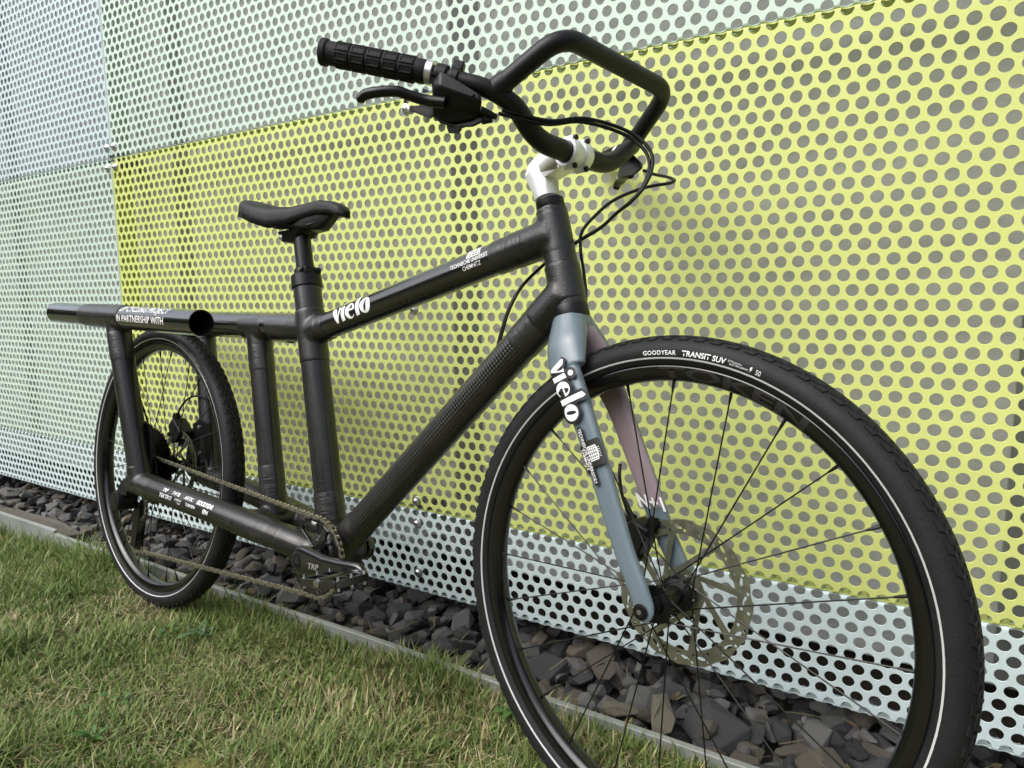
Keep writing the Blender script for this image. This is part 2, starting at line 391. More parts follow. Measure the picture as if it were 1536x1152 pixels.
# ------------------------------------------------------------------ ground
M_soil = mat('soil_and_thatch', (.110, .098, .045), .95, var=.5, vscale=16, bump=.9, bscale=60)
M_field = mat('grass_ground', (.070, .085, .028), .95, var=.45, vscale=.9, bump=.4, bscale=10)
def lawn_h(x, y):
    t = min(1, max(0, (-1.75-x)/1.1)); t = t*t*(3-2*t)
    return -.045*t+.010*noise.noise(V((x*2.2, y*2.2, 0)))+.006*noise.noise(V((x*7, y*7, 3)))
EDGE = 1.060
bm = bmesh.new(); nx, ny = 150, 60; GX0, GX1, GY0 = -4.2, 1.4, -1.2
gv = [[bm.verts.new((GX0+(GX1-GX0)*i/nx, GY0+(EDGE-GY0)*j/ny, 0)) for j in range(ny+1)] for i in range(nx+1)]
for i in range(nx+1):
    for j in range(ny+1):
        v = gv[i][j]; v.co.z = lawn_h(v.co.x, v.co.y)-.012
        if i < nx and j < ny: bm.faces.new((gv[i][j], gv[i+1][j], gv[i+1][j+1], gv[i][j+1]))
me = bpy.data.meshes.new('lawn_soil'); bm.to_mesh(me); bm.free(); me.materials.append(M_soil)
me.polygons.foreach_set('use_smooth', [True]*len(me.polygons))
ls = bpy.data.objects.new('lawn', me); COL.objects.link(ls); tag(ls, 'soil of the lawn in front of the wall', kind='structure')
mb = MB(); mb.add([(-250, -250, -.09), (250, -250, -.09), (250, 250, -.09), (-250, 250, -.09)], [(0, 1, 2, 3)])
g = mb.build('ground', M_field, None, smooth=False); tag(g, 'open grassy ground', kind='structure')
mb = MB(); mb.add([(-4.6, EDGE+.004, -.075), (1.6, EDGE+.004, -.075), (1.6, WY+.32, -.075), (-4.6, WY+.32, -.075)], [(0, 1, 2, 3)])
M_grit = mat('dark_grit', (.022, .020, .018), .95, var=.6, vscale=40, bump=1, bscale=90)
bed = mb.build('gravel_bed', M_grit, None, smooth=False); tag(bed, 'bed of broken dark basalt stones along the foot of the wall', kind='structure')

# edging strips ----------------------------------------------------------
M_edge = mat('weathered_galvanised_edging', (.235, .25, .235), .6, metal=.15, var=.35, vscale=7, bump=.25, bscale=60, rvar=.12)
exs = [(-4.35, -3.36), (-3.36, -2.44), (-2.44, -2.12), (-2.12, -1.12), (-1.12, -.12), (-.12, .88)]
elab = ['grey metal edging strip at the far left end of the lawn', 'grey metal edging strip left of the rear wheel beside a flat slab',
        'short tilted piece of grey edging just left of the rear wheel', 'grey metal edging strip seen through the rear wheel',
        'grey metal edging strip between the two wheels', 'grey metal edging strip seen through the front wheel']
for i, (a, b) in enumerate(exs):
    mb = MB(); dz = .002*(i % 3)-(.012 if i == 2 else 0); y0 = EDGE+.0015*(i % 2)
    hh = .14; zt = .020+dz
    prof = [(0, zt-hh), (0, zt), (.0015, zt+.002), (.012, zt+.002), (.012, zt-.003), (.0035, zt-.003), (.0035, zt-hh)]
    n = 24; vs = []; fs = []
    for k in range(n+1):
        x = a+.001+(b-a-.002)*k/n; wob = .0018*math.sin(x*7+i)
        for (py, pz) in prof: vs.append((x, y0+py+wob, pz+.0015*math.sin(x*5)))
    for k in range(n):
        for j in range(len(prof)):
            j2 = (j+1) % len(prof); fs.append((k*7+j, (k+1)*7+j, (k+1)*7+j2, k*7+j2))
    fs.append(tuple(range(7))); fs.append(tuple(n*7+j for j in range(7))[::-1])
    mb.add(vs, fs); o = mb.build('edging_strip', M_edge, None, smooth=False); tag(o, elab[i], 'lawn edging', 'edging strips between lawn and stones')

# unseen dark tree belt, added behind the camera for the black tubes to reflect ----------------------
M_tree = mat('added_belt_foliage', (.030, .042, .014), .9, var=.6, vscale=1.4, bump=1, bscale=5)
mb = MB(); nx_, nz_ = 150, 16
for side in (0, 1, 2):
    k0 = len(mb.v); vs = []
    for i in range(nx_+1):
        for k in range(nz_+1):
            u = i/nx_; zz = -.2+k/nz_; hgt = 5.6+1.5*noise.noise(V((u*14, side*5, 1)))+1.1*noise.noise(V((u*50, side*5, 4)))
            ang = (u-.5)*math.pi*.98
            rad = 15.0+1.5*noise.noise(V((u*30, zz*5, side*9)))+.7*noise.noise(V((u*90, zz*12, side)))-.0+4.0*max(0, zz)**3+side*1.6
            vs.append((rad*math.sin(ang)*1.25, -rad*math.cos(ang)+1.0, -.2+max(0, zz+.2)/.95*hgt*(1+.05*side)))
    mb.add(vs, [(i*(nz_+1)+k, (i+1)*(nz_+1)+k, (i+1)*(nz_+1)+k+1, i*(nz_+1)+k+1) for i in range(nx_) for k in range(nz_)])
o = mb.build('added_tree_belt', M_tree, None, smooth=False); tag(o, 'unseen dark belt of trees added behind the camera to darken reflections in the black tubes', 'trees', kind='stuff')

# stones -------------------------------------------------------------------
def stone_mat(name, col, v=.45):
    m = mat(name, col, .74, var=v, vscale=34, bump=1.0, bscale=34, spec=.35, rvar=.1); return m
SM = [stone_mat('basalt_dark', (.042, .042, .043)), stone_mat('basalt_blue_grey', (.105, .103, .100)), stone_mat('basalt_brown', (.090, .078, .064)), stone_mat('stone_pale', (.13, .118, .090))]
stone_meshes = []
for k in range(44):
    while True:
        el = np.array([random.uniform(.75, 1.35), random.uniform(.55, 1.0), random.uniform(.38, .78)])
        pts = rng.normal(size=(16, 3)); pts /= np.linalg.norm(pts, axis=1)[:, None]; pts = np.sign(pts)*np.abs(pts)**.8
        pts = pts*el*rng.uniform(.82, 1.0, size=(16, 1))
        mb = MB(); mb.hull([V(p) for p in pts])
        if len(mb.f) >= 14: break
    md = mb.data('stone', SM[3 if k == 10 or k == 21 else [0, 1, 0, 2, 1, 2, 0, 1][k % 8]], smooth=False)
    bm = bmesh.new(); bm.from_mesh(md); bmesh.ops.dissolve_limit(bm, angle_limit=R(16), verts=bm.verts, edges=bm.edges)
    bmesh.ops.bevel(bm, geom=bm.edges[:], offset=.035, segments=1, affect='EDGES', clamp_overlap=True)
    bm.to_mesh(md); bm.free(); stone_meshes.append(md)
cm = cam.matrix_world.inverted()
def inview(p, marg=.06):
    q = cm @ V(p)
    if q.z > -.1: return 0
    x = q.x/-q.z*1026/768; y = q.y/-q.z*1026/576
    return (1/-q.z) if abs(x) < 1+marg and abs(y) < 1+marg else 0
cands = []
def bedtop(y): return -.040+.012*math.sin((y-EDGE)*9)
for layer, (zz, sp, s0, s1) in enumerate(((-.062, .050, .024, .040), (-.038, .052, .020, .043), (-.014, .085, .016, .040))):
    x = -4.4
    while x < 1.45:
        y = EDGE+.028
        while y < WY+.26:
            px = x+random.uniform(-.02, .02); py = y+random.uniform(-.018, .018)
            s = (s0+(s1-s0)*random.random()**1.5)*1.12
            slab = (-3.1 < px < -2.42 and EDGE < py < EDGE+.10)
            if not slab and py-s*.8 > EDGE+.008:
                gap = (WY-.02 < py)   # under the panel the bed stays low
                z = zz+random.uniform(-.008, .008)-(.016 if py > WY-.01 else 0)-max(0, (EDGE+.05-py))*.35
                cands.append([px, py, z, s])
            y += sp
        x += sp
cands = [c for c in cands if random.random() < .96]
# a few larger blocks
for (px, py, s) in ((-.30, 1.20, .062), (-.55, 1.16, .055), (-.12, 1.19, .06), (-.80, 1.18, .055), (.05, 1.23, .06), (-1.45, 1.19, .055), (-.38, 1.13, .045), (-1.75, 1.15, .05), (-.68, 1.24, .05), (-1.1, 1.16, .05), (-2.0, 1.2, .055), (-.02, 1.13, .045)):
    cands.append([px, py, -.030, s])
sc_ = []
for c in cands:
    vis = inview((c[0], c[1], c[2])); occl = .25 if c[1] > WY+.01 else 1
    sc_.append(vis*c[3]*occl*(1 if c[2] > -.055 else .35))
plain = [m_ for k_, m_ in enumerate(stone_meshes) if k_ not in (10, 21)]
order = sorted(range(len(cands)), key=lambda i: -sc_[i])
rest = MB()
def srot(): return Matrix.Rotation(random.uniform(0, 6.28), 4, 'Z') @ Matrix.Rotation(random.uniform(-.5, .5), 4, 'X') @ Matrix.Rotation(random.uniform(-.5, .5), 4, 'Y')
for rank, i in enumerate(order):
    px, py, pz, s = cands[i]; md = random.choice(stone_meshes if random.random() < .3 else plain)
    m = Matrix.Translation((px, py, pz)) @ srot() @ Matrix.Scale(s, 4)
    if rank < 300 and sc_[i] > 0:
        o = bpy.data.objects.new('stone', md); COL.objects.link(o); o.parent = bed; o.matrix_basis = m
    else:
        rest.add([m @ v.co for v in md.vertices], [tuple(p.vertices) for p in md.polygons], {'basalt_dark': 0, 'basalt_blue_grey': 1, 'basalt_brown': 2, 'stone_pale': 3}[md.materials[0].name])
o = rest.build('small_stones', SM, bed, smooth=False); o['kind'] = 'stuff'
# two paler stones the photograph shows under the front wheel
for (x, y, z, s, q) in ((-.395, 1.165, .000, .050, 1.9), (-.47, 1.15, -.008, .030, .3)):
    md = stone_meshes[10 if s > .04 else 21]; o = bpy.data.objects.new('pale_stone', md); COL.objects.link(o); o.parent = bed
    o['label'] = 'pale beige stone among the dark basalt'
    o.matrix_basis = Matrix.Translation((x, y, z)) @ Matrix.Rotation(q, 4, 'Z') @ Matrix.Rotation(.2, 4, 'X') @ Matrix.Diagonal((s*1.25, s*.85, s*.8, 1))
# flat slab at the left
mb = MB(); P = [(-3.12, EDGE+.018), (-2.80, EDGE+.012), (-2.46, EDGE+.016), (-2.43, EDGE+.085), (-2.62, EDGE+.105), (-2.95, EDGE+.098), (-3.15, EDGE+.07)]
mb.add([(x, y, -.05) for x, y in P]+[(x+random.uniform(-.004, .004), y, -.004+random.uniform(-.004, .004)) for x, y in P], [tuple(range(7))[::-1], tuple(range(7, 14))]+[(i, (i+1) % 7, 7+(i+1) % 7, 7+i) for i in range(7)])
o = mb.build('stone_slab', stone_mat('slab_brown_grey', (.085, .075, .062)), None, smooth=False, bevel=.004); tag(o, 'flat brown grey stone slab lying behind the edging, left of the rear wheel', 'stone slab')

# ------------------------------------------------------------------ grass
def attr_mat(name, rough=.6):
    m = bpy.data.materials.new(name); m.use_nodes = True; n = m.node_tree; b = n.nodes['Principled BSDF']
    a = n.nodes.new('ShaderNodeAttribute'); a.attribute_name = 'col'; n.links.new(a.outputs['Color'], b.inputs['Base Color'])
    b.inputs['Roughness'].default_value = rough; b.inputs['Specular IOR Level'].default_value = .35
    tr = n.nodes.new('ShaderNodeBsdfTranslucent'); mx = n.nodes.new('ShaderNodeMixShader'); mx.inputs[0].default_value = .22
    n.links.new(a.outputs['Color'], tr.inputs[0]); n.links.new(b.outputs[0], mx.inputs[1]); n.links.new(tr.outputs[0], mx.inputs[2]); n.links.new(mx.outputs[0], n.nodes['Material Output'].inputs[0])
    return m
M_grass = attr_mat('grass_blades')
def blades(name, X, Y, Z0, Ln, Wd, Az, Lean, Curl, Colr, matl):
    n = len(X); S = 4
    t = np.linspace(0, 1, S+1)[None, :]
    d = np.stack([np.cos(Az), np.sin(Az)], 1)
    ang = Lean[:, None]+Curl[:, None]*t                                # angle from vertical along the blade
    seg = Ln[:, None]/S
    hx = np.concatenate([np.zeros((n, 1)), np.cumsum(np.sin(ang[:, :-1])*seg, 1)], 1)
    hz = np.concatenate([np.zeros((n, 1)), np.cumsum(np.cos(ang[:, :-1])*seg, 1)], 1)
    wd = Wd[:, None]*np.array([.8, 1, .85, .55, .06])[None]
    px = X[:, None]+d[:, :1]*hx; py = Y[:, None]+d[:, 1:]*hx; pz = np.maximum(Z0[:, None]+hz, Z0[:, None]-.004+.008*t*0+.002)
    sx = -d[:, 1:]*wd/2; sy = d[:, :1]*wd/2
    vs = np.stack([np.stack([px-sx, py-sy, pz], -1), np.stack([px+sx, py+sy, pz], -1)], 2).reshape(n, -1, 3)
    f = np.array([(2*k, 2*k+1, 2*k+3, 2*k+2) for k in range(S)])
    F = (f[None]+(np.arange(n)*2*(S+1))[:, None, None]).reshape(-1, 4)
    me = bpy.data.meshes.new(name); vv = vs.reshape(-1, 3)
    me.vertices.add(len(vv)); me.vertices.foreach_set('co', vv.ravel()); me.loops.add(F.size); me.loops.foreach_set('vertex_index', F.ravel().astype(np.int32))
    me.polygons.add(len(F)); me.polygons.foreach_set('loop_start', (np.arange(len(F))*4).astype(np.int32)); me.polygons.foreach_set('loop_total', np.full(len(F), 4, np.int32))
    me.update(calc_edges=True)
    ca = me.color_attributes.new('col', 'FLOAT_COLOR', 'POINT')
    tipc = np.repeat(np.linspace(0, 1, S+1), 2)[None, :, None]
    c = Colr[:, None, :]*(np.ones((1, 2*(S+1), 1)))
    dry = np.array([.34, .29, .14])
    tipmix = (tipc**3)*.35
    c = c*(1-tipmix)+dry*tipmix
    c = np.concatenate([c, np.ones((n, 2*(S+1), 1))], 2)
    ca.data.foreach_set('color', c.reshape(-1).astype(np.float32))
    me.polygons.foreach_set('use_smooth', [True]*len(F)); me.materials.append(matl)
    o = bpy.data.objects.new(name, me); COL.objects.link(o); return o
def density_noise(x, y, s, o=0): return noise.noise(V((x*s+o, y*s-o, o)))
def scatter(n, x0, x1, y0, y1, keep):
    out = []
    while len(out) < n:
        x = random.uniform(x0, x1); y = random.uniform(y0, y1)
        if inview((x, y, .02), .12) and random.random() < keep(x, y): out.append((x, y))
    return np.array(out)
NB = 60000
def keep_g(x, y):
    q = .55+.9*density_noise(x, y, 4.5)+.5*density_noise(x, y, 13, 5)
    # density falls with distance from the camera
    return max(.12, min(1, q))*min(1, 1.35/math.hypot(x, y))
P = scatter(NB, -3.9, .6, -.1, EDGE-.004, keep_g)
def cols(P, kind):
    n = len(P); out = np.zeros((n, 3))
    for i, (x, y) in enumerate(P):
        d = density_noise(x, y, 2.6, 9)+.5*density_noise(x, y, 9, 2)+random.uniform(-.35, .35)
        right = min(1, max(0, (x+1.5)/1.2))
        dryp = .03+.60*max(0, d-.12)+.05*right
        if kind == 'straw' or random.random() < dryp:
            c = np.array([.50, .45, .26])*random.uniform(.45, 1.15)
            if random.random() < .25: c = np.array([.22, .15, .07])*random.uniform(.6, 1.1)
        else:
            t = random.random(); c = np.array([.070, .140, .026])*(1-t)+np.array([.205, .285, .075])*t
            c = c*random.uniform(.75, 1.2)
        out[i] = c
    return out
z0 = np.array([lawn_h(x, y)-.014 for x, y in P])
n = len(P); tall = np.array([.5+.8*max(0, density_noise(x, y, 3.2, 4)+.25)+.35*max(0, (-x-1.6)) for x, y in P])
Ln = (.026+.050*rng.random(n))*np.clip(tall, .55, 1.5); edge = (EDGE-P[:, 1] < .06); Ln[edge] *= 1.25
grass = blades('lawn_grass', P[:, 0], P[:, 1], z0, Ln, .0022+.0026*rng.random(n), rng.uniform(0, 6.28, n), rng.uniform(.15, 1.15, n), rng.uniform(.1, 1.3, n), cols(P, 'g'), M_grass)
tag(grass, 'short patchy lawn grass with dry yellow stalks', 'grass', kind='stuff')
P = scatter(7500, -3.9, .6, -.1, EDGE-.01, lambda x, y: max(.05, min(1, .55+1.0*density_noise(x, y, 3.4, 9)))*min(1, 1.35/math.hypot(x, y)))
n = len(P); z0 = np.array([lawn_h(x, y)-.008 for x, y in P])+rng.random(n)*.012
st = blades('dry_grass_stalks', P[:, 0], P[:, 1], z0, .02+.04*rng.random(n), .0010+.0010*rng.random(n), rng.uniform(0, 6.28, n), rng.uniform(1.1, 1.6, n), rng.uniform(-.3, .35, n), cols(P, 'straw'), M_grass)
tag(st, 'dry straw coloured clippings lying in the lawn', 'grass', kind='stuff')
nl = 80; lx = rng.uniform(-3.2, .5, nl); ly = rng.uniform(EDGE+.02, WY-.01, nl)
lit = blades('plant_litter', lx, ly, np.full(nl, .012)+rng.random(nl)*.012-(ly > 1.2)*.008, .03+.06*rng.random(nl), .0014+.0022*rng.random(nl), rng.uniform(0, 6.28, nl), rng.uniform(1.2, 1.6, nl), rng.uniform(-.4, .4, nl), np.array([[.20, .165, .10]])*rng.uniform(.35, 1.0, (nl, 1)), M_grass)
tag(lit, 'dry stalks and bits of dead leaf on the dark stones', 'plant litter', kind='stuff')
nl = 45; lx = rng.uniform(-3.2, .5, nl); ly = rng.uniform(EDGE+.02, WY-.01, nl)
lit = blades('dead_leaves', lx, ly, np.full(nl, .010)+rng.random(nl)*.010-(ly > 1.2)*.008, .012+.02*rng.random(nl), .007+.010*rng.random(nl), rng.uniform(0, 6.28, nl), rng.uniform(1.2, 1.5, nl), rng.uniform(-.6, .8, nl), np.array([[.085, .055, .032]])*rng.uniform(.5, 1.3, (nl, 1)), M_grass)
tag(lit, 'small brown dead leaves lying on the dark stones', 'dead leaves', kind='stuff')
# taller tufts
tx = []
for (cx, cy, rad, cnt, ln) in [(-.80, .97, .035, 45, .085), (-.62, .93, .04, 40, .07), (-.95, 1.0, .03, 30, .07), (-2.6, .98, .06, 60, .09), (-2.9, 1.0, .05, 50, .10), (-2.3, .92, .05, 50, .08), (-2.05, .96, .04, 40, .07),
                               (-1.62, 1.03, .05, 45, .06), (-.70, .84, .03, 30, .06), (-.5, 1.03, .03, 26, .06), (-1.9, .62, .06, 50, .06), (-2.2, .70, .06, 50, .06), (-.3, 1.04, .04, 30, .045), (-1.35, 1.045, .03, 26, .06), (-1.05, 1.05, .02, 18, .055), (-.88, 1.05, .025, 22, .06), (-2.8, 1.045, .04, 40, .07), (-3.2, 1.03, .05, 40, .07), (-1.9, 1.045, .03, 24, .06), (-.45, 1.05, .02, 16, .05), (-1.55, .80, .03, 24, .055), (-1.1, .78, .03, 24, .055), (-.9, .70, .03, 24, .055), (-1.5, .45, .03, 20, .055), (-1.85, .78, .04, 30, .06), (-1.2, 1.02, .04, 35, .055)]:
    for k in range(cnt):
        a = random.uniform(0, 6.28); r_ = rad*random.random()
        tx.append((cx+r_*math.cos(a), min(EDGE-.005, cy+r_*math.sin(a)), ln*random.uniform(.5, 1.05)))
tx = np.array(tx); n = len(tx)
z0 = np.array([lawn_h(x, y)-.012 for x, y in tx[:, :2]])
cc = np.array([np.array([.10, .165, .035])*random.uniform(.7, 1.3) if random.random() < .85 else np.array([.33, .29, .14]) for _ in range(n)])
tf = blades('grass_tufts', tx[:, 0], tx[:, 1], z0, tx[:, 2], .0030+.0016*rng.random(n), rng.uniform(0, 6.28, n), rng.uniform(.05, .55, n), rng.uniform(.3, 1.2, n), cc, M_grass)
tag(tf, 'longer grass tufts along the edging and between the wheels', 'grass', kind='stuff')
# moss cushions
M_moss = mat('moss', (.11, .105, .022), .95, var=.5, vscale=60, bump=1, bscale=240)
for k, (cx, cy, rr_) in enumerate(((-.98, 1.03, .07), (-.72, 1.02, .05), (-.40, 1.035, .05), (-1.25, .98, .06), (-1.0, .62, .06))):
    mb = MB(); vs = [(cx, cy, lawn_h(cx, cy)+.004)]; fs = []
    for q in range(1, 7):
        for a in range(28):
            an = 2*math.pi*a/28; r_ = rr_*q/6*(1+.35*noise.noise(V((math.cos(an)*1.5, math.sin(an)*1.5, k)))); x = cx+r_*math.cos(an)*1.4; y = min(EDGE-.003, cy+r_*math.sin(an)*.8)
            vs.append((x, y, lawn_h(x, y)-.012+.014*(1-(q/6)**2)+.004*noise.noise(V((x*60, y*60, 0)))))
    for a in range(28):
        fs.append((0, 1+a, 1+(a+1) % 28))
        for q in range(5): fs.append((1+q*28+a, 1+(q+1)*28+a, 1+(q+1)*28+(a+1) % 28, 1+q*28+(a+1) % 28))
    mb.add(vs, fs); o = mb.build('moss_patch', M_moss, None); tag(o, 'yellowish moss growing between the grass', kind='stuff')
# broad leaved weeds ------------------------------------------------------
M_leaf = attr_mat('weed_leaf', .5)
def leaf_mesh(L, W, lobes, fold=.25, col=(.075, .15, .05)):
    n = 10; vs = []; fs = []
    for i in range(n+1):
        t = i/n; w_ = W*math.sin(math.pi*min(1, t*.92+.06))**.8
        if lobes: w_ *= (.62+.38*abs(math.sin(t*math.pi*lobes)))
        bendz = .35*L*t*(1-t)*1.6
        for s_ in (-1, 0, 1): vs.append((t*L, s_*w_/2, bendz+(abs(s_)*fold*w_/2)))
    for i in range(n):
        for k in range(2): fs.append((i*3+k, (i+1)*3+k, (i+1)*3+k+1, i*3+k+1))
    me = bpy.data.meshes.new('leaf'); me.from_pydata(vs, [], fs)
    ca = me.color_attributes.new('col', 'FLOAT_COLOR', 'POINT')
    for i, v in enumerate(me.vertices):
        q = 1.35 if i % 3 == 1 else .9+.2*(i % 2); ca.data[i].color = (col[0]*q, col[1]*q, col[2]*q, 1)
    me.polygons.foreach_set('use_smooth', [True]*len(fs)); me.materials.append(M_leaf); return me
LM = [leaf_mesh(.055, .016, 4.0, .3, (.075, .135, .062)), leaf_mesh(.05, .017, 0, .2, (.060, .125, .030)), leaf_mesh(.017, .016, 0, .1, (.065, .13, .04))]
def weed(x, y, kind, n, sc_w, label, tilt=(.1, .6)):
    e = empty('weed_plant'); e.location = (x, y, lawn_h(x, y)-.008)
    for k in range(n):
        a = 2*math.pi*k/n+random.uniform(-.3, .3); o = bpy.data.objects.new('leaf', LM[kind]); link(o, e)
        s = sc_w*random.uniform(.7, 1.15)
        if kind == 2:
            rr_ = random.uniform(.01, .045)
            o.matrix_basis = Matrix.Translation((rr_*math.cos(a), rr_*math.sin(a), .014+random.uniform(0, .014))) @ Matrix.Rotation(random.uniform(0, 6.28), 4, 'Z') @ Matrix.Rotation(-.15, 4, 'Y') @ Matrix.Scale(s, 4)
        else:
            o.matrix_basis = Matrix.Translation((0, 0, .006+.002*k)) @ Matrix.Rotation(a, 4, 'Z') @ Matrix.Rotation(-random.uniform(*tilt), 4, 'Y') @ Matrix.Scale(s, 4)
    tag(e, label, 'weed', 'weeds growing in the lawn')
weed(-1.40, .895, 0, 9, .8, 'bluish green toothed weed in the lawn right below the rear wheel')
weed(-1.47, .865, 2, 12, .8, 'small round leaved weed left of the toothed weed under the rear wheel')
weed(-1.30, .62, 2, 10, 1.0, 'clover like weed in the middle of the lawn foreground')
weed(-1.22, .56, 1, 6, .8, 'broad leaved weed near the bottom edge left of centre', (.2, .8))
weed(-1.75, .52, 1, 8, .8, 'dark green broad leaved weed near the lower left corner', (.1, .7))
weed(-.62, 1.005, 1, 8, .9, 'leafy weed at the edging seen through the front wheel', (.2, .8))
weed(-2.15, .60, 1, 6, .7, 'yellow green weed at the left edge of the lawn', (.1, .6))

# ================================================================== BICYCLE
# frame: origin rear axle, X forward, Y to its left (towards the wall), Z up
C0 = V((-1.685, .996, GZ-.4176))
Bm = (Matrix.Rotation(R(-5.271), 4, 'Z') @ Matrix.Rotation(R(-6.853), 4, 'X') @ Matrix.Rotation(R(-.556), 4, 'Y'))
FRAME = Matrix.Translation(C0) @ Bm
WB = 1.4012; HAng = R(71); STEER = R(-4.923)
axd = V((-math.cos(HAng), 0, math.sin(HAng))); fwd = V((math.sin(HAng), 0, math.cos(HAng)))
Rst = Matrix.Rotation(STEER, 4, axd)
hubl = V((WB, 0, 0))-fwd*.048; hubl = hubl+Rst @ (fwd*.048)
STEERM = Matrix.Translation(C0+Bm @ hubl) @ Bm @ Rst          # origin front axle, steered axes
axp = -fwd*.048; BARL = Matrix.Translation(axp) @ Matrix.Rotation(R(-3.161), 4, axd) @ Matrix.Translation(-axp)
BARM = STEERM @ BARL
bike = empty('bicycle'); bike.matrix_world = FRAME @ Matrix.Translation((.70, 0, -.361))
tag(bike, 'black carbon tubed cargo bicycle with blue grey fork leaning against the perforated wall', 'bicycle')
RI = bike.matrix_world.inverted()
def part(name, M): return empty(name, bike, RI @ M)

# ---- wheels
def wheel(name, M, rear):
    W = part(name, M)
    # tyre
    mb = MB(); prof = []
    R0, hw = .3365, .0245
    prof.append((.3165, -.0125))
    prof.append((.3195, -.0165))
    for k in range(25):
        a = R(-150+300*k/24); rr_ = .0245
        prof.append((R0+rr_*math.cos(a)*(.92 if abs(a) < R(80) else .92), hw*math.sin(a) if abs(math.sin(a)) < 1 else hw))
    prof.append((.3195, .0165)); prof.append((.3165, .0125))
    # order: from -y side around the crown to +y
    pr = [(.3170, -.0130), (.3195, -.0178), (.3235, -.0208), (.3300, -.0236), (.3365, -.0245), (.3430, -.0234), (.3490, -.0200), (.3535, -.0150), (.3562, -.0085), (.3570, 0)]
    prof = pr+[(r_, -y) for r_, y in pr[-2::-1]]
    mb.lathe(prof, 160)
    # tread blocks follow the crown
    def tp(y):   # radius at given y on the crown
        ys = [-p[1] for p in pr[4:]][::-1]; rs = [p[0] for p in pr[4:]][::-1]
        return float(np.interp(abs(y), ys, rs))
    def block(a0, a1, y0, y1, h, slant=0.0):
        vs = []
        for (a, sgn) in ((a0, 0), (a1, 1)):
            for y in (y0, (y0+y1)/2, y1):
                aa = a+slant*(y-y0)/(y1-y0)
                for hh in (-.0006, h):
                    ins = (.12 if hh > 0 else 0); am = (a0+a1)/2+slant*(y-y0)/(y1-y0); ya = (y0+y1)/2
                    a_ = aa+(am-aa)*ins; y_ = y+(ya-y)*ins; r_ = tp(y_)+hh*math.cos(y_/.0245*1.2)
                    vs.append((r_*math.cos(a_), y_+hh*(y_/.0245)*.75, r_*math.sin(a_)))
        fs = [(1, 3, 9, 7), (3, 5, 11, 9), (0, 1, 7, 6), (4, 10, 11, 5), (0, 2, 3, 1), (2, 4, 5, 3), (6, 7, 9, 8), (8, 9, 11, 10)]
        mb.add(vs, fs)
    nb = 96
    for k in range(nb):
        a = 2*math.pi*k/nb; da = 2*math.pi/nb
        for s_ in (-1, 1):
            block(a, a+da*.56, s_*.0128, s_*.0180, .0021, .010)
            block(a+da*.5, a+da*1.22, s_*.0082, s_*.0118, .0018, -.014)
            block(a, a+da*.8, s_*.0042, s_*.0072, .0018, .010)
        block(a+da*.5, a+da*1.36, -.0032, .0032, .0017)
    mb.build('tyre', M_rubber, W, sharp=24)
    for s_ in (-1, 1):
        st_ = MB(); st_.lathe([(.3260, s_*.0222), (.3264, s_*.0229), (.3274, s_*.0233), (.3283, s_*.0236), (.3285, s_*.0232)], 128)
        st_.build('reflective_stripe', M_refl, W)
    rm = MB(); rm.lathe([(.3180, -.0140), (.3190, -.0150), (.3185, -.0160), (.3172, -.0172), (.3150, -.0174), (.3080, -.0158), (.3010, -.0125), (.2975, -.0070), (.2965, 0), (.2975, .0070), (.3010, .0125), (.3080, .0158), (.3150, .0174), (.3172, .0172), (.3185, .0160), (.3190, .0150), (.3180, .0140)], 160)
    rm.build('rim', M_rim, W, sharp=60)
    # hub
    hb = MB(); fl = .029 if not rear else .026
    hr = .024
    hb.lathe([(0, -.050), (.0105, -.050), (.0105, -.044), (.014, -.043), (.014, -fl-.004), (hr, -fl-.002), (hr, -fl+.002), (.0135, -fl+.006), (.0125, 0), (.0135, fl-.006), (hr, fl-.002), (hr, fl+.002), (.0165, fl+.004), (.0165, .040), (.011, .043), (.011, .050), (0, .050)], 32)
    for k in range(24):
        a = 2*math.pi*k/24
        for s_ in (-1, 1): hb.cyl((.0235*math.cos(a), s_*fl-.003, .0235*math.sin(a)), (.0235*math.cos(a), s_*fl+.003, .0235*math.sin(a)), .0022, 8)
    hb.build('hub', M_blackal, W)
    # spokes, two crossed on each side
    sp = None
    for k in range(24):
        s_ = -1 if k % 2 == 0 else 1; a = R(90.5+15*k)
        off = R(62) if (k//2) % 2 == 0 else R(-62)
        p0 = V((.0235*math.cos(a+off), s_*(fl+(.001 if off > 0 else -.001)), .0235*math.sin(a+off)))
        p1 = V((.2990*math.cos(a), s_*.004, .2990*math.sin(a)))
        mb = MB(); d = (p1-p0).normalized(); mb.tube([p0, p1-d*.013], .00105, 6, False); mb.tube([p1-d*.018, p1-d*.010, p1], [.0013, .0021, .0023], 8, True)
        mb.build('spoke', M_blackal, W)
    vb = MB(); a = R(-97 if not rear else 232); d = V((math.cos(a), 0, math.sin(a)))
    vb.tube([d*.298, d*.272], .0028, 10, True); vb.build('valve_stem', M_silver, W)
    vb = MB(); vb.tube([d*.274, d*.262, d*.254], [.0036, .0036, .0022], 10, True); vb.build('valve_cap', M_black, W)
    return W
FW = wheel('front_wheel', STEERM, False)
RW = wheel('rear_wheel', FRAME @ Matrix.Rotation(R(7), 4, 'Y'), True)
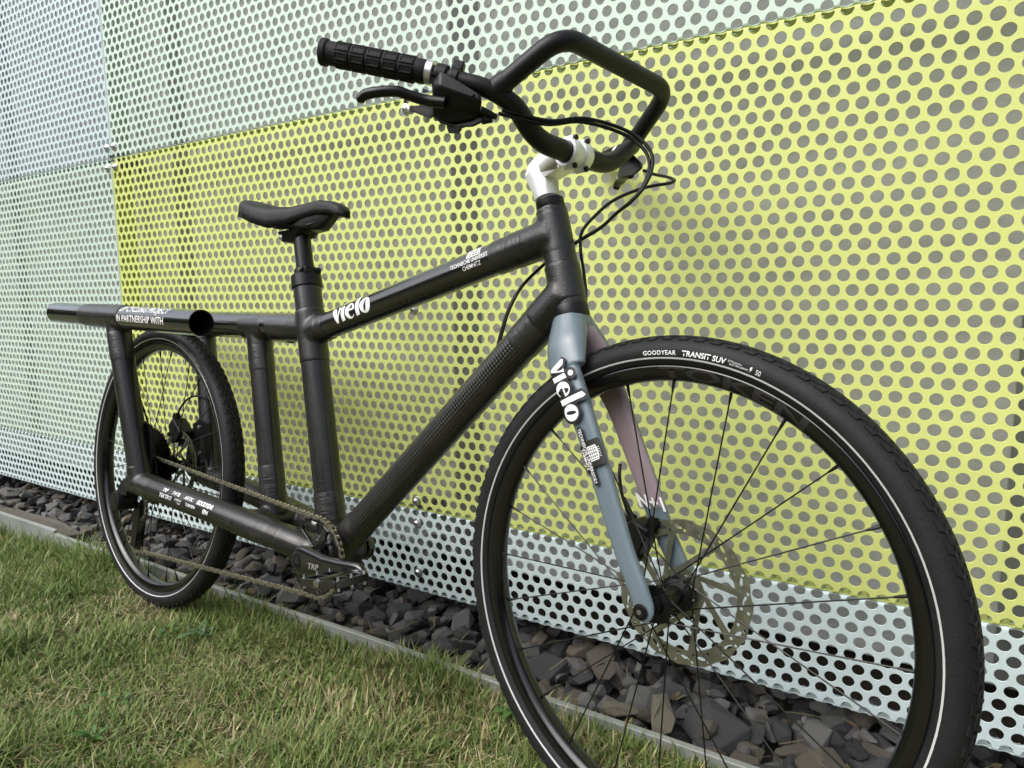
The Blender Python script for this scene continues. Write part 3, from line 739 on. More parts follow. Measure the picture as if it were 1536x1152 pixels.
def disc(parent, ro, y, arms, name='brake_disc', phase=0.0):
    """brake disc with cut-outs: outer band with slots, slanted arms, inner carrier"""
    bm2 = bpy.data.curves.new(name, 'CURVE'); bm2.dimensions = '2D'; bm2.fill_mode = 'BOTH'; bm2.extrude = .0009
    def poly(P_):
        s_ = bm2.splines.new('POLY'); s_.points.add(len(P_)-1)
        for i, p in enumerate(P_): s_.points[i].co = (p[0], p[1], 0, 1)
        s_.use_cyclic_u = True
    pl = lambda r_, a: (r_*math.cos(a), r_*math.sin(a))
    N = 144; poly([pl(ro*(1+.012*math.cos(a*arms*2)), a) for a in [2*math.pi*i/N for i in range(N)]])
    poly([pl(.021, 2*math.pi*i/32) for i in range(32)])
    A = 2*math.pi/arms; ri = ro*.80; rc = ro*.34; sw = .60
    for k in range(arms):
        b = k*A+phase
        # big window between two slanted arms
        P_ = []
        for i in range(9): P_.append(pl(ri, b+A*(.07+.84*i/8)))
        for i in range(9): P_.append(pl(rc*1.0, b+sw+A*(.80-.58*i/8)))
        poly(P_)
        for j in range(3):                       # slots and holes in the braking band
            c = b+A*(j+.5)/3
            if j % 2 == 0:
                cx, cy = pl(ro*.90, c); t = c+math.pi/2-.35
                P_ = []
                for i in range(12):
                    q = 2*math.pi*i/12; u = .0072*math.cos(q); v_ = .0026*math.sin(q)
                    P_.append((cx+u*math.cos(t)-v_*math.sin(t), cy+u*math.sin(t)+v_*math.cos(t)))
                poly(P_)
            for rr2, dc in ((ro*.955, .10), (ro*.855, -.12)):
                cx, cy = pl(rr2, c+dc); poly([(cx+.0024*math.cos(q), cy+.0024*math.sin(q)) for q in [2*math.pi*i/10 for i in range(10)]])
    ob = bpy.data.objects.new(name, bm2); COL.objects.link(ob); bpy.context.view_layer.update()
    me = bpy.data.meshes.new_from_object(ob.evaluated_get(bpy.context.evaluated_depsgraph_get())); bpy.data.objects.remove(ob)
    me.materials.clear(); me.materials.append(M_rotor)
    o = bpy.data.objects.new(name, me); link(o, parent); o.matrix_basis = Matrix.Translation((0, y, 0)) @ Matrix.Rotation(R(90), 4, 'X')
    cb = MB()
    for k in range(6):
        a = 2*math.pi*k/6+.3; cb.cyl((.022*math.cos(a), y-.0045, .022*math.sin(a)), (.022*math.cos(a), y+.001, .022*math.sin(a)), .0034, 12)
    cb.build('disc_bolts', M_steel, parent)
disc(FW, .1015, .0435, 8, phase=.25)
disc(RW, .088, .0455, 6, phase=.1)

# ---- text / prints
def text_mesh(body, size, bold=0.0, shear=0.0, sub=.01, width=1.0, spacing=1.0):
    cu = bpy.data.curves.new('t', 'FONT'); cu.body = body; cu.size = size; cu.offset = bold*size; cu.shear = shear; cu.space_character = spacing; cu.resolution_u = 3
    ob = bpy.data.objects.new('t', cu); COL.objects.link(ob); bpy.context.view_layer.update()
    me = bpy.data.meshes.new_from_object(ob.evaluated_get(bpy.context.evaluated_depsgraph_get())); bpy.data.objects.remove(ob)
    return finish2d(me, sub, width)
def finish2d(me, sub, width=1.0, center=True):
    bm = bmesh.new(); bm.from_mesh(me); bmesh.ops.triangulate(bm, faces=bm.faces)
    for _ in range(5):
        es = [e for e in bm.edges if e.calc_length() > sub]
        if not es: break
        bmesh.ops.subdivide_edges(bm, edges=es, cuts=1); bmesh.ops.triangulate(bm, faces=bm.faces)
    xs_ = [v.co.x for v in bm.verts]; ys_ = [v.co.y for v in bm.verts]
    cx = (min(xs_)+max(xs_))/2; cy = (min(ys_)+max(ys_))/2
    for v in bm.verts: v.co.x = (v.co.x-cx)*width; v.co.y = v.co.y-cy; v.co.z = 0
    bm.to_mesh(me); bm.free(); return me
def poly2d(polys, sub=.01, offset=0.0):
    cu = bpy.data.curves.new('p', 'CURVE'); cu.dimensions = '2D'; cu.fill_mode = 'BOTH'; cu.offset = offset
    for P_ in polys:
        s_ = cu.splines.new('POLY'); s_.points.add(len(P_)-1)
        for i, p in enumerate(P_): s_.points[i].co = (p[0], p[1], 0, 1)
        s_.use_cyclic_u = True
    ob = bpy.data.objects.new('p', cu); COL.objects.link(ob); bpy.context.view_layer.update()
    me = bpy.data.meshes.new_from_object(ob.evaluated_get(bpy.context.evaluated_depsgraph_get())); bpy.data.objects.remove(ob)
    return me
def place_print(me, fn, material, parent, name='print', label=None):
    bm = bmesh.new(); bm.from_mesh(me)
    for v in bm.verts: v.co = fn(v.co.x, v.co.y)
    bm.normal_update(); bm.to_mesh(me); bm.free()
    me.materials.clear(); me.materials.append(material)
    o = bpy.data.objects.new(name, me); link(o, parent)
    if label: o['label'] = label
    return o
def tube_map(a, b, r_, ang0, u0, flip=1, lift=.0004):
    """surface map on a tube from a to b: u along, v round; ang0 = angle from the +Z side towards the -Y side"""
    a = V(a); b = V(b); d = (b-a).normalized(); z = V((0, 0, 1)); z = (z-d*z.dot(d)).normalized(); y = -d.cross(z) if d.cross(z).y > 0 else d.cross(z)
    y = V((0, -1, 0)); y = (y-d*y.dot(d)).normalized()
    def fn(u, v):
        th = ang0-flip*v/r_
        return a+d*(u0+u)+(z*math.cos(th)+y*math.sin(th))*(r_+lift)
    return fn
def ring_map(rc, y_of_r, ang_c, lift=.0005):
    """map for side-wall lettering on the wheel's right side: u clockwise as seen from -Y"""
    def fn(u, v):
        r_ = rc+v; a = ang_c-u/rc
        return V((r_*math.cos(a), y_of_r(r_)-lift, r_*math.sin(a)))
    return fn
def sidewall(r_): return float(np.interp(r_, [.3165, .3190, .3235, .3300, .3365, .3430, .3490], [-.0130, -.0172, -.0208, -.0236, -.0245, -.0234, -.0200]))
def rimside(r_): return float(np.interp(r_, [.2975, .3010, .3080, .3160, .3185], [-.0070, -.0125, -.0158, -.0172, -.0176]))
for Wp, lets, dA in ((FW, (M_white, M_white), 0.0), (RW, (M_greyprint, M_greyprint), -7-11)):
    place_print(text_mesh('GOODYEAR', .0082, .016, spacing=1.12, sub=.006), ring_map(.3345, sidewall, R(92.7+dA)), lets[0], Wp, 'tyre_lettering')
    place_print(text_mesh('TRANSIT SUV', .0100, .022, sub=.006, shear=.1), ring_map(.3345, sidewall, R(81.8+dA)), lets[0], Wp, 'tyre_lettering')
    place_print(text_mesh('S3 Protection', .0034, .0, sub=.006), ring_map(.3365, sidewall, R(74.6+dA)), lets[0], Wp, 'tyre_lettering')
    place_print(text_mesh('ELECTRIC/DRIVE', .0034, .0, sub=.006), ring_map(.3330, sidewall, R(73.6+dA)), lets[0], Wp, 'tyre_lettering')
    place_print(text_mesh('50', .0088, .0, sub=.006, width=.8), ring_map(.3345, sidewall, R(69.2+dA)), lets[0], Wp, 'tyre_lettering')
    place_print(finish2d(poly2d([[(.25, 1), (.75, 1), (.5, .6), (.8, .6), (.2, -.2), (.4, .4), (.1, .4)]]), .5), (lambda f: (lambda u, v: f(u*.005, v*.006)))(ring_map(.3345, sidewall, R(70.9+dA))), lets[0], Wp, 'tyre_lettering')
    place_print(text_mesh('TOKEN', .0200, .030, sub=.005, width=3.1), ring_map(.3085, rimside, R(90-15.5+dA), .0006), M_rimtxt, Wp, 'rim_lettering')

# ---- fork -------------------------------------------------------------
FK = part('fork', STEERM)
def leg(sy):
    mb = MB()
    path = [(-.1805, .004, .379), (-.1765, .012, .362), (-.1680, .029, .338), (-.152, .0425, .305), (-.136, .0475, .278), (-.118, .0495, .245), (-.083, .0520, .172), (-.053, .0545, .107), (-.032, .0570, .064), (-.010, .0590, .026), (.0005, .0600, .004)]
    path = spline([(x, sy*y, z) for x, y, z in path], 5)
    n = len(path)
    key = [(0, .0280, .0250), (.08, .0310, .0265), (.17, .0345, .0195), (.25, .0350, .0170), (.34, .0330, .0150), (.45, .0295, .0137), (.55, .0262, .0135), (.75, .0230, .0120), (.92, .0212, .0108), (1, .0225, .0098)]
    ell = []
    for i in range(n):
        t = i/(n-1); fa = float(np.interp(t, [k[0] for k in key], [k[1] for k in key])); la = float(np.interp(t, [k[0] for k in key], [k[2] for k in key]))
        ell.append((la, fa))          # first axis: lateral (up hint Y), second: fore-aft
    P_ = [V(p) for p in path]; seg = 28; vs = []
    for i in range(n):
        T = (P_[min(i+1, n-1)]-P_[max(i-1, 0)]).normalized(); u = V((0, 1, 0)); u = (u-T*u.y).normalized(); w_ = T.cross(u)
        for k in range(seg):
            a = 2*math.pi*k/seg; ca, sa = math.cos(a), math.sin(a); e = .78
            vs.append(P_[i]+u*(ell[i][0]*math.copysign(abs(ca)**e, ca))+w_*(ell[i][1]*math.copysign(abs(sa)**e, sa)))
    fs = [(i*seg+k, i*seg+(k+1) % seg, (i+1)*seg+(k+1) % seg, (i+1)*seg+k) for i in range(n-1) for k in range(seg)]
    fs.append(tuple(range(seg))[::-1])
    # rounded dropout end
    base = (n-1)*seg; T = (P_[-1]-P_[-2]).normalized(); prev = base
    for q in range(1, 6):
        a = q/5*math.pi/2; c = P_[-1]+T*(.0185*math.sin(a)); st0 = len(vs)
        for k in range(seg):
            o_ = V(vs[base+k])-P_[-1]; lat = V((0, o_.y, 0)); fa = o_-lat
            vs.append(c+lat*(1 if q < 5 else .97)+fa*max(.02, math.cos(a)))
        fs += [(prev+k, prev+(k+1) % seg, st0+(k+1) % seg, st0+k) for k in range(seg)]; prev = st0
    fs.append(tuple(prev+k for k in range(seg)))
    # material: inner face mauve between the crown and the lower third (paint scheme)
    mi = []
    mb.add(vs, fs)
    for j, f in enumerate(fs):
        c = sum((V(vs[i]) for i in f), V())/len(f); inner = (c.y*sy)
        ctr = min(P_, key=lambda p: abs(p.z-c.z)); lat = (ctr.y-c.y)*sy
        top_in = .375 > c.z > .112 and lat > .0035
        if sy > 0 and c.z < .112+.02 and lat > .0035 and c.z > .112-.0: top_in = True
        mb.m[j] = 1 if top_in else 0
    return mb
axS = (V((-.181, 0, .382))-V((-.236, 0, .566))).normalized(); top0 = V((-.181, 0, .382))
cr = MB()
cr.tube([top0-axS*.0015, top0+axS*.014], [.0272, .0285], 40)
for sy in (-1, 1):
    P_ = spline([top0+axS*.004+V((0, sy*.004, 0)), (-.1745, sy*.014, .360), (-.1665, sy*.0285, .338), (-.152, sy*.0425, .305)], 6); n_ = len(P_)
    cr.tube(P_, [.02]*n_, 28, True, up=(0, 1, 0), ell=[(float(np.interp(i/(n_-1), [0, .35, .7, 1], [.0250, .0235, .0200, .0130])), float(np.interp(i/(n_-1), [0, .35, .7, 1], [.0275, .0310, .0335, .0310]))) for i in range(n_)])
    lg = leg(sy); cr.add(lg.v, lg.f)
o = cr.build('fork_tmp', [M_fork], None, smooth=False)
rm = o.modifiers.new('r', 'REMESH'); rm.mode = 'VOXEL'; rm.voxel_size = .0021
sm = o.modifiers.new('s', 'SMOOTH'); sm.factor = .5; sm.iterations = 12
bpy.context.view_layer.update(); fm = bpy.data.meshes.new_from_object(o.evaluated_get(bpy.context.evaluated_depsgraph_get())); bpy.data.objects.remove(o)
def blade_x(z): return float(np.interp(z, [0, .026, .064, .107, .172, .245, .305, .338, .38], [0, -.010, -.032, -.053, -.083, -.118, -.152, -.168, -.18]))
def blade_y(z): return float(np.interp(z, [0, .026, .064, .107, .172, .245, .278, .305, .338, .362], [.060, .059, .057, .0545, .052, .0495, .0475, .0425, .029, .012]))
for nm_, sel in (('fork_crown', lambda c: c.z > .322), ('fork_blade', lambda c: c.z <= .322 and c.y < 0), ('fork_blade', lambda c: c.z <= .322 and c.y >= 0)):
    bm = bmesh.new(); bm.from_mesh(fm)
    bmesh.ops.delete(bm, geom=[f for f in bm.faces if not sel(f.calc_center_median())], context='FACES')
    for f in bm.faces:
        f.smooth = True; c = f.calc_center_median(); n_ = f.normal; sg = 1 if c.y > 0 else -1
        inner = (n_.y*sg < -.12) or (c.z > .335 and n_.z < -.35 and abs(c.y) < .034)
        f.material_index = 1 if inner and .112 < c.z < .372 and abs(c.y) < blade_y(c.z)+.004 and (c.z < .34 or (c-top0).dot(axS) > .020) else 0
    me = bpy.data.meshes.new(nm_); bm.to_mesh(me); bm.free(); me.materials.append(M_fork); me.materials.append(M_mauve)
    link(bpy.data.objects.new(nm_, me), FK)
ax = MB(); ax.cyl((0, -.0715, 0), (0, .0715, 0), .0075, 20); ax.cyl((.0005, -.0688, .0), (.0005, -.0700, .0), .0105, 24, bev=.0004); ax.build('thru_axle', M_black, FK)
ax = MB(); ax.tube([(0, -.0716, 0), (0, -.0718, 0)], .0036, 6, True); ax.build('axle_socket', M_steel, FK)
# fork prints on the right blade
def blade_map(u, v, lift=.0006):
    """u runs down the right blade, v forward across it"""
    pth = [(-.168, .338), (-.152, .305), (-.136, .278), (-.118, .245), (-.083, .172), (-.053, .107), (-.032, .064)]
    ysr = [.029+.0193, .0425+.0172, .0475+.0156, .0495+.0144, .0520+.0132, .0545+.0118, .0570+.0108]
    fr = [.0345, .0345, .0335, .0305, .0265, .0222, .021]
    zs = [p[1] for p in pth][::-1]; xs_ = [p[0] for p in pth][::-1]; yy = ysr[::-1]; ff = fr[::-1]
    z = .330-u*.925; x = float(np.interp(z, zs, xs_)); y = float(np.interp(z, zs, yy)); f_ = float(np.interp(z, zs, ff))
    q = max(-.98, min(.98, v/f_))
    lat = (1-abs(q)**(2/.78))**(.78/2)
    ymid = {0: 0}; half = float(np.interp(z, [.06, .107, .172, .245, .305, .338], [.0108, .0118, .0132, .0144, .0172, .0193]))
    d = V((.43, 0, -.90)).normalized(); n_ = V((d.z*-1, 0, d.x))
    return V((x, -(y-half+half*lat)-lift, z))+V((n_.x*v, 0, n_.z*v))
def vielo(h):
    """fat-face lower case word mark; h = x height"""
    def ell(cx, cy, rx, ry, a0=0, a1=360, n=28): return [(cx+rx*math.cos(R(a0+(a1-a0)*i/n)), cy+ry*math.sin(R(a0+(a1-a0)*i/n))) for i in range(n+1)]
    g = []
    g.append([(0, 1.0), (.10, 1.12), (.40, 1.02), (.60, .42), (.70, .86), (.62, 1.05), (.86, 1.02), (.64, .30), (.55, 0), (.38, -.02)])
    g.append([(.92, 1.0), (1.24, 1.06), (1.24, .02), (.92, -.02)])
    g.append(ell(1.08, 1.42, .17, .18)[:-1])
    e = ell(1.80, .5, .46, .54, 4, 318, 36)+ell(1.93, .48, .24, .42, 312, 186, 16)+[(1.70, .50), (2.25, .50)]
    g.append(e); g.append(ell(1.93, .52, .17, .40, 12, 168, 14))
    g.append([(2.36, 0), (2.36, 1.72), (2.62, 1.86), (2.70, 1.70), (2.70, .02)])
    g.append(ell(3.28, .5, .50, .54)[:-1]); g.append([(x+.18*(y-.5), y) for x, y in ell(3.28, .5, .12, .38)[:-1]])
    return [[(x*h, y*h) for x, y in P_] for P_ in g]
def grid_logo(h):
    """university mark: a barrel shaped block of window bars with small rays on top"""
    g = []; H = h; Wd = h*1.35
    g.append([(-Wd/2, 0), (Wd/2, 0), (Wd/2*1.0, H*.9), (Wd*.22, H*1.02), (-Wd*.22, H*1.02), (-Wd/2, H*.9)])
    wx = [.09, .13, .17, .13, .09]; tot = sum(wx)+.06*6; x = -Wd/2+.055*Wd
    for w0 in wx:
        ww = w0/tot*Wd*1.05
        for r_ in range(4):
            z_ = H*(.08+r_*.215); g.append([(x, z_), (x+ww, z_), (x+ww, z_+H*.13), (x, z_+H*.13)])
        x += ww+.058*Wd
    for k in range(5):
        xx = -Wd*.3+k*Wd*.15; g.append([(xx, H*1.08), (xx+h*.06, H*1.08), (xx+h*.06, H*1.2+(.05*h if k == 2 else 0)), (xx, H*1.2)])
    return g
def bbox_c(polys):
    xs_ = [p[0] for P_ in polys for p in P_]; ys_ = [p[1] for P_ in polys for p in P_]; return (min(xs_)+max(xs_))/2, (min(ys_)+max(ys_))/2
vm = finish2d(poly2d(vielo(.0230)), .006)
def scaled(polys, s_, c=None):
    cx, cy = c or bbox_c(polys); return [[(cx+(x-cx)*s_, cy+(y-cy)*s_) for x, y in P_] for P_ in polys]
# black surround: each letter's outline grown outwards
def grow(polys, d):
    out = []
    for P_ in polys:
        n = len(P_); A = sum(P_[i][0]*P_[(i+1) % n][1]-P_[(i+1) % n][0]*P_[i][1] for i in range(n)); sg = 1 if A > 0 else -1
        Q = []
        for i in range(n):
            a = V(P_[i-1]); b = V(P_[i]); c = V(P_[(i+1) % n]); e = (c-a)
            if e.length < 1e-9: Q.append(P_[i]); continue
            nn = V((e.y, -e.x)).normalized()*sg; Q.append((b.x+nn.x*d, b.y+nn.y*d))
        out.append(Q)
    return out
wm = vielo(.0230); outer = [wm[i] for i in (0, 1, 2, 3, 5, 6)]
for i, P_ in enumerate(grow(outer, .0042)):
    me_ = poly2d([P_]); bm = bmesh.new(); bm.from_mesh(me_); bmesh.ops.triangulate(bm, faces=bm.faces)
    for _ in range(4): bmesh.ops.subdivide_edges(bm, edges=[e for e in bm.edges if e.calc_length() > .006], cuts=1); bmesh.ops.triangulate(bm, faces=bm.faces)
    cx, cy = bbox_c(wm)
    for v in bm.verts: v.co.x -= cx; v.co.y -= cy
    bm.to_mesh(me_); bm.free()
    place_print(me_, lambda u, v: blade_map(.056+u, v+.0025, .0004+.00003*i), M_blackprint, FK, 'logo_outline')
place_print(vm, lambda u, v: blade_map(.056+u, v+.0025, .0010), M_white, FK, 'word_mark', 'white lettering reading vielo, running down the fork blade')
def rrect(w_, h_, r_, cx=0, cy=0):
    P_ = []
    for (sx, sy, a0) in ((1, 1, 0), (-1, 1, 90), (-1, -1, 180), (1, -1, 270)):
        for k in range(5):
            a = R(a0+90*k/4); P_.append((cx+sx*(w_/2-r_)+r_*math.cos(a), cy+sy*(h_/2-r_)+r_*math.sin(a)))
    return P_
U0 = .151
for (ww, hh, du, dv, lf) in ((.082, .0085, 0, -.0082, .0003), (.040, .0078, .004, -.0135, .00034), (.036, .0235, -.001, .0045, .00038)):
    place_print(finish2d(poly2d([rrect(ww, hh, .0032)]), .006), lambda u, v: blade_map(U0+du+u, v+dv+.0055, lf), M_blackprint, FK, 'logo_outline')
place_print(text_mesh('TECHNISCHE UNIVERSITÄT', .0068, .01, sub=.006, width=.92), lambda u, v: blade_map(U0+u, v-.0027, .0010), M_white, FK, 'lettering')
place_print(text_mesh('CHEMNITZ', .0058, .01, sub=.006), lambda u, v: blade_map(U0+.004+u, v-.0083, .0010), M_white, FK, 'lettering')
place_print(finish2d(poly2d(grid_logo(.0150)), .006), lambda u, v: blade_map(U0-.001+u, v+.0095, .0010), M_white, FK, 'university_mark')
# N+1 on the inner face of the left blade
def inner_map(u, v):
    z = .118+v; x = float(np.interp(z, [.064, .107, .172, .245], [-.032, -.053, -.083, -.118])); y = float(np.interp(z, [.064, .107, .172, .245], [.0570-.0112, .0545-.0119, .0520-.0130, .0495-.014]))
    return V((x+u, y-.0008, z))
place_print(text_mesh('N+1', .026, .030, sub=.006), lambda u, v: inner_map(u+.003, v), M_white, FK, 'lettering')

# caliper, hose end on left blade
def caliper(parent, c, M=None, tilt=0.0):
    c = V(c); rot = Matrix.Rotation(tilt, 3, 'Y')
    mb = MB()
    mb.hull([c+rot @ V(p) for p in [(-.020, -.018, -.030), (.020, -.018, -.030), (-.024, -.018, .012), (.018, -.018, .030), (-.020, .020, -.030), (.020, .020, -.030), (-.024, .020, .012), (.018, .020, .030), (-.012, -.020, .030), (-.012, .018, .030)]])
    o = mb.build('brake_caliper', M_black, parent, bevel=.004)
    b = MB()
    for dz in (-.022, .020): b.cyl(c+rot @ V((-.018, .004, dz)), c+rot @ V((-.034, .004, dz)), .0075, 16, bev=.001); b.cyl(c+rot @ V((-.026, -.02, dz*.6)), c+rot @ V((-.026, .016, dz*.6)), .006, 12)
    b.build('caliper_bolts', M_blackal, parent)
    for q in (-.006, .0, .006):
        f = MB(); f.box(c+rot @ V((.014, -.002+q, .036)), (.016, .0015, .018), rot); f.build('pad_fin', M_dark, parent)
caliper(FK, (-.075, .043, .060), tilt=.42)
hz = MB(); hz.tube(spline([(-.092, .040, .098), (-.101, .036, .125), (-.106, .036, .150), (-.109, .041, .166)], 6), .0026, 10); hz.build('brake_hose', M_black, FK)
hz = MB(); hz.tube([(-.083, .041, .086), (-.090, .040, .100), (-.098, .037, .118)], [.0045, .0045, .0032], 10); hz.build('hose_fitting', M_black, FK)

# ---- frame ------------------------------------------------------------
FR = part('frame', FRAME)
BBc = V((.703, 0, -.082)); SC = V((.5675, 0, .459)); SJ = V((.591, 0, .360)); HT = V((1.168, 0, .561)); HB = V((1.2215, 0, .380))
TTa = V((.594, 0, .352)); TTb = HT+(HB-HT)*.28
DTb = HT+(HB-HT)*.78
def ftube(name, a, b, r_, m_, seg=40, hollow=False, n=14):
    a = V(a); b = V(b); mb = MB(); mb.tube([a.lerp(b, i/n) for i in range(n+1)], r_, seg, not hollow, start_ang=math.pi/seg)
    if hollow:
        d = (b-a).normalized(); k0 = len(mb.v)
        mb.tube([a.lerp(b, i/n) for i in range(n+1)], r_-.0022, seg, False, 1, start_ang=math.pi/seg)
        for e in (0, n*seg): mb.add([mb.v[e+k] for k in range(seg)]+[mb.v[k0+e+k] for k in range(seg)], [(k, (k+1) % seg, seg+(k+1) % seg, seg+k) for k in range(seg)])
        return mb.build(name, [m_, M_hole], FR)
    return mb.build(name, m_, FR)
R_ST, R_TT, R_DT, R_SP, R_RL, R_SY, R_CS = .0285, .0268, .0290, .0280, .0285, .0262, .0275
ftube('seat_tube', BBc, SC, R_ST, M_satin)
ftube('top_tube', TTa, TTb, R_TT, M_tube)
ftube('down_tube', BBc, DTb, R_DT, M_braid)
d_h = (HB-HT).normalized()
mb = MB(); mb.tube([HT, HT+d_h*.02, HT+d_h*.06, HT+d_h*.12, HB-d_h*.02], [.0212, .0218, .0240, .0262, .0268], 40); mb.build('head_tube', M_satin, FR)
mb = MB(); mb.tube([HB-d_h*.021, HB-d_h*.019, HB-d_h*.002, HB], [.0270, .0276, .0279, .0274], 40); mb.build('lower_headset_ring', M_blackal, FR)
mb = MB(); mb.tube([HT-d_h*.004, HT-d_h*.003, HT+d_h*.010, HT+d_h*.012], [.0200, .0222, .0226, .0216], 40); mb.build('upper_headset_ring', M_blackal, FR)
ftube('spine_tube', (.10, 0, .3705), SJ+V((.004, 0, .004)), R_SP, M_tube)
t2a = V((.404, 0, .362)); t2b = V((.500, 0, -.040)); ftube('brace_tube', t2a, t2b, R_SY, M_satin)
RLY = .112
rails = []
for s_ in (-1, 1):
    ra = V((-.395, s_*RLY, .3855)); rb = V((.366, s_*RLY, .3605)); ftube('rack_rail', ra, rb, R_RL, M_gloss, hollow=True)
    sa = V((-.028, s_*(RLY+.001), .368)); sb = V((.090, s_*.090, -.022)); ftube('rack_stay', sa, sb, R_SY, M_satin)
    ca = V((.060, s_*.091, -.024)); cb = V((.30, s_*.080, -.036)); cc = V((.60, s_*.052, -.062)); cd = V((.685, s_*.030, -.078))
    mb = MB(); mb.tube(spline([ca, cb, cc, cd], 8), R_CS, 36); mb.build('chainstay', M_satin, FR)
    # cross connector from rail to spine
    mb = MB(); mb.tube([V((.215, s_*.015, .3685)), V((.215, s_*RLY, .3665))], .016, 20); mb.build('rail_bridge', M_tube, FR)
    # dropout plate
    pl = [(-.012, .028), (.020, .110), (.045, .124), (.090, .115), (.102, .060), (.100, -.02), (.040, -.045), (-.012, -.022)]
    y0 = s_*.073; th = .006; mb = MB(); n = len(pl)
    mb.add([(x, y0-th/2, z) for x, z in pl]+[(x, y0+th/2, z) for x, z in pl], [tuple(range(n)), tuple(range(n, 2*n))[::-1]]+[(i, n+i, n+(i+1) % n, (i+1) % n) for i in range(n)])
    o = mb.build('dropout_plate', M_blackal, FR, bevel=.0012, smooth=False)
    mb = MB()
    for (x, z) in ((.048, .102), (.058, .035)): mb.cyl((x, y0-.006*1-.0005, z), (x, y0+.0055, z), .0052, 14, bev=.0006)
    mb.build('dropout_bolts', M_silver, FR)
mb = MB(); mb.tube([(.50, -.058, -.052), (.50, .058, -.052)], .026, 28); mb.build('chainstay_yoke', M_joint, FR)
mb = MB(); mb.cyl((BBc.x, -.037, BBc.z), (BBc.x, .050, BBc.z), .0315, 40); mb.build('bottom_bracket_shell', M_joint, FR)
mb = MB(); mb.cyl((BBc.x, .050, BBc.z), (BBc.x, .061, BBc.z), .0265, 32, bev=.002)
mb.cyl((BBc.x, -.044, BBc.z), (BBc.x, -.036, BBc.z), .0265, 32, bev=.002); mb.build('bottom_bracket_cups', M_blackal, FR)
# wrapped joints: union of tube stubs, remeshed so that they blend
def joint(stubs, name='joint_wrap', vox=.0030, it=9, grow_=.0016):
    mb = MB()
    for a, b, r_ in stubs: mb.tube([V(a), V(b)], r_+grow_, 32)
    o = mb.build(name, M_joint, FR, smooth=False)
    rm = o.modifiers.new('r', 'REMESH'); rm.mode = 'VOXEL'; rm.voxel_size = vox
    sm = o.modifiers.new('s', 'SMOOTH'); sm.factor = .5; sm.iterations = it
    bpy.context.view_layer.update()
    me = bpy.data.meshes.new_from_object(o.evaluated_get(bpy.context.evaluated_depsgraph_get()))
    me.polygons.foreach_set('use_smooth', [True]*len(me.polygons)); o.modifiers.clear(); o.data = me
    return o
def along(a, b, d): return V(a)+(V(b)-V(a)).normalized()*d
joint([(along(TTb, TTa, 0), along(TTb, TTa, .055), R_TT+.001), (HT+d_h*.018, HT+d_h*.088, .0238)])
joint([(along(DTb, BBc, 0), along(DTb, BBc, .065), R_DT+.001), (HT+d_h*.100, HB-d_h*.026, .0262)])
joint([(along(SC, BBc, .062), along(SC, BBc, .175), R_ST), (TTa, along(TTa, TTb, .045), R_TT+.001), (SJ, SJ-V((.055, 0, -.001)), R_SP)])
joint([(t2a, along(t2a, t2b, .05), R_SY), (t2a+V((-.045, 0, .002)), t2a+V((.045, 0, .001)), R_SP)])
joint([(BBc, along(BBc, SC, .055), R_ST), (BBc, along(BBc, DTb, .06), R_DT), (V((BBc.x, -.036, BBc.z)), V((BBc.x, .049, BBc.z)), .0315),
       (V((.60, -.052, -.062)), V((.685, -.030, -.078)), R_CS), (V((.60, .052, -.062)), V((.685, .030, -.078)), R_CS)])
joint([(t2b, along(t2b, t2a, .05), R_SY), (V((.46, -.0655, -.050)), V((.54, -.058, -.057)), R_CS), (V((.46, .0655, -.050)), V((.54, .058, -.057)), R_CS), (V((.50, -.058, -.052)), V((.50, .058, -.052)), .027)])
for s_ in (-1, 1):
    joint([(V((-.028, s_*RLY, .368)), V((-.028, s_*RLY, .368))+(V((.090, s_*.090, -.022))-V((-.028, s_*(RLY+.001), .368))).normalized()*.045, R_SY), (V((-.075, s_*RLY, .375)), V((.022, s_*RLY, .3718)), R_RL)])
    joint([(V((.060, s_*.091, -.024)), V((.115, s_*.0885, -.027)), R_CS), (V((.090, s_*.090, -.028)), V((.076, s_*.0925, .018)), R_SY)])
# wrapped collars with visible windings
def collar(a, b, r_, d0, d1, up=(0, 1, 0)):
    a = V(a); b = V(b); L = (b-a).length; n = 12; mb = MB(); pp = []; rr_ = []
    for i in range(n+1):
        t = d0+(d1-d0)*i/n; pp.append(a+(b-a).normalized()*t); rr_.append(r_+.0013+.0003*math.sin(i*2.3)+(0 if 0 < i < n else -.0009))
    mb.tube(pp, rr_, 40, True, start_ang=.1); mb.build('wrap_collar', M_wrap, FR, sharp=30)
collar(TTb, TTa, R_TT, .045, .115); collar(TTb, TTa, R_TT+.0009, .045, .080)
collar(DTb, BBc, R_DT, .055, .112)
collar(TTa, TTb, R_TT, .035, .062)
collar(t2a, t2b, R_SY, .040, .100); collar(t2b, t2a, R_SY, .040, .105)
collar(BBc, SC, R_ST, .045, .120); collar(BBc, DTb, R_DT, .050, .105)
collar(SJ, (.10, 0, .3705), R_SP, .045, .125)
collar(HT, HB, .0232, .012, .050); 
for s_ in (-1, 1):
    sa = V((-.028, s_*(RLY+.001), .368)); sb = V((.090, s_*.090, -.022))
    collar(sa, sb, R_SY, .035, .105)
    collar((-.395, s_*RLY, .3855), (.366, s_*RLY, .3605), R_RL, .200, .425); collar((-.395, s_*RLY, .3855), (.366, s_*RLY, .3605), R_RL+.0008, .30, .422)
    collar((.060, s_*.091, -.024), (.30, s_*.080, -.036), R_CS, .04, .095)
    collar((.60, s_*.052, -.062), (.30, s_*.080, -.036), R_CS, .02, .10)
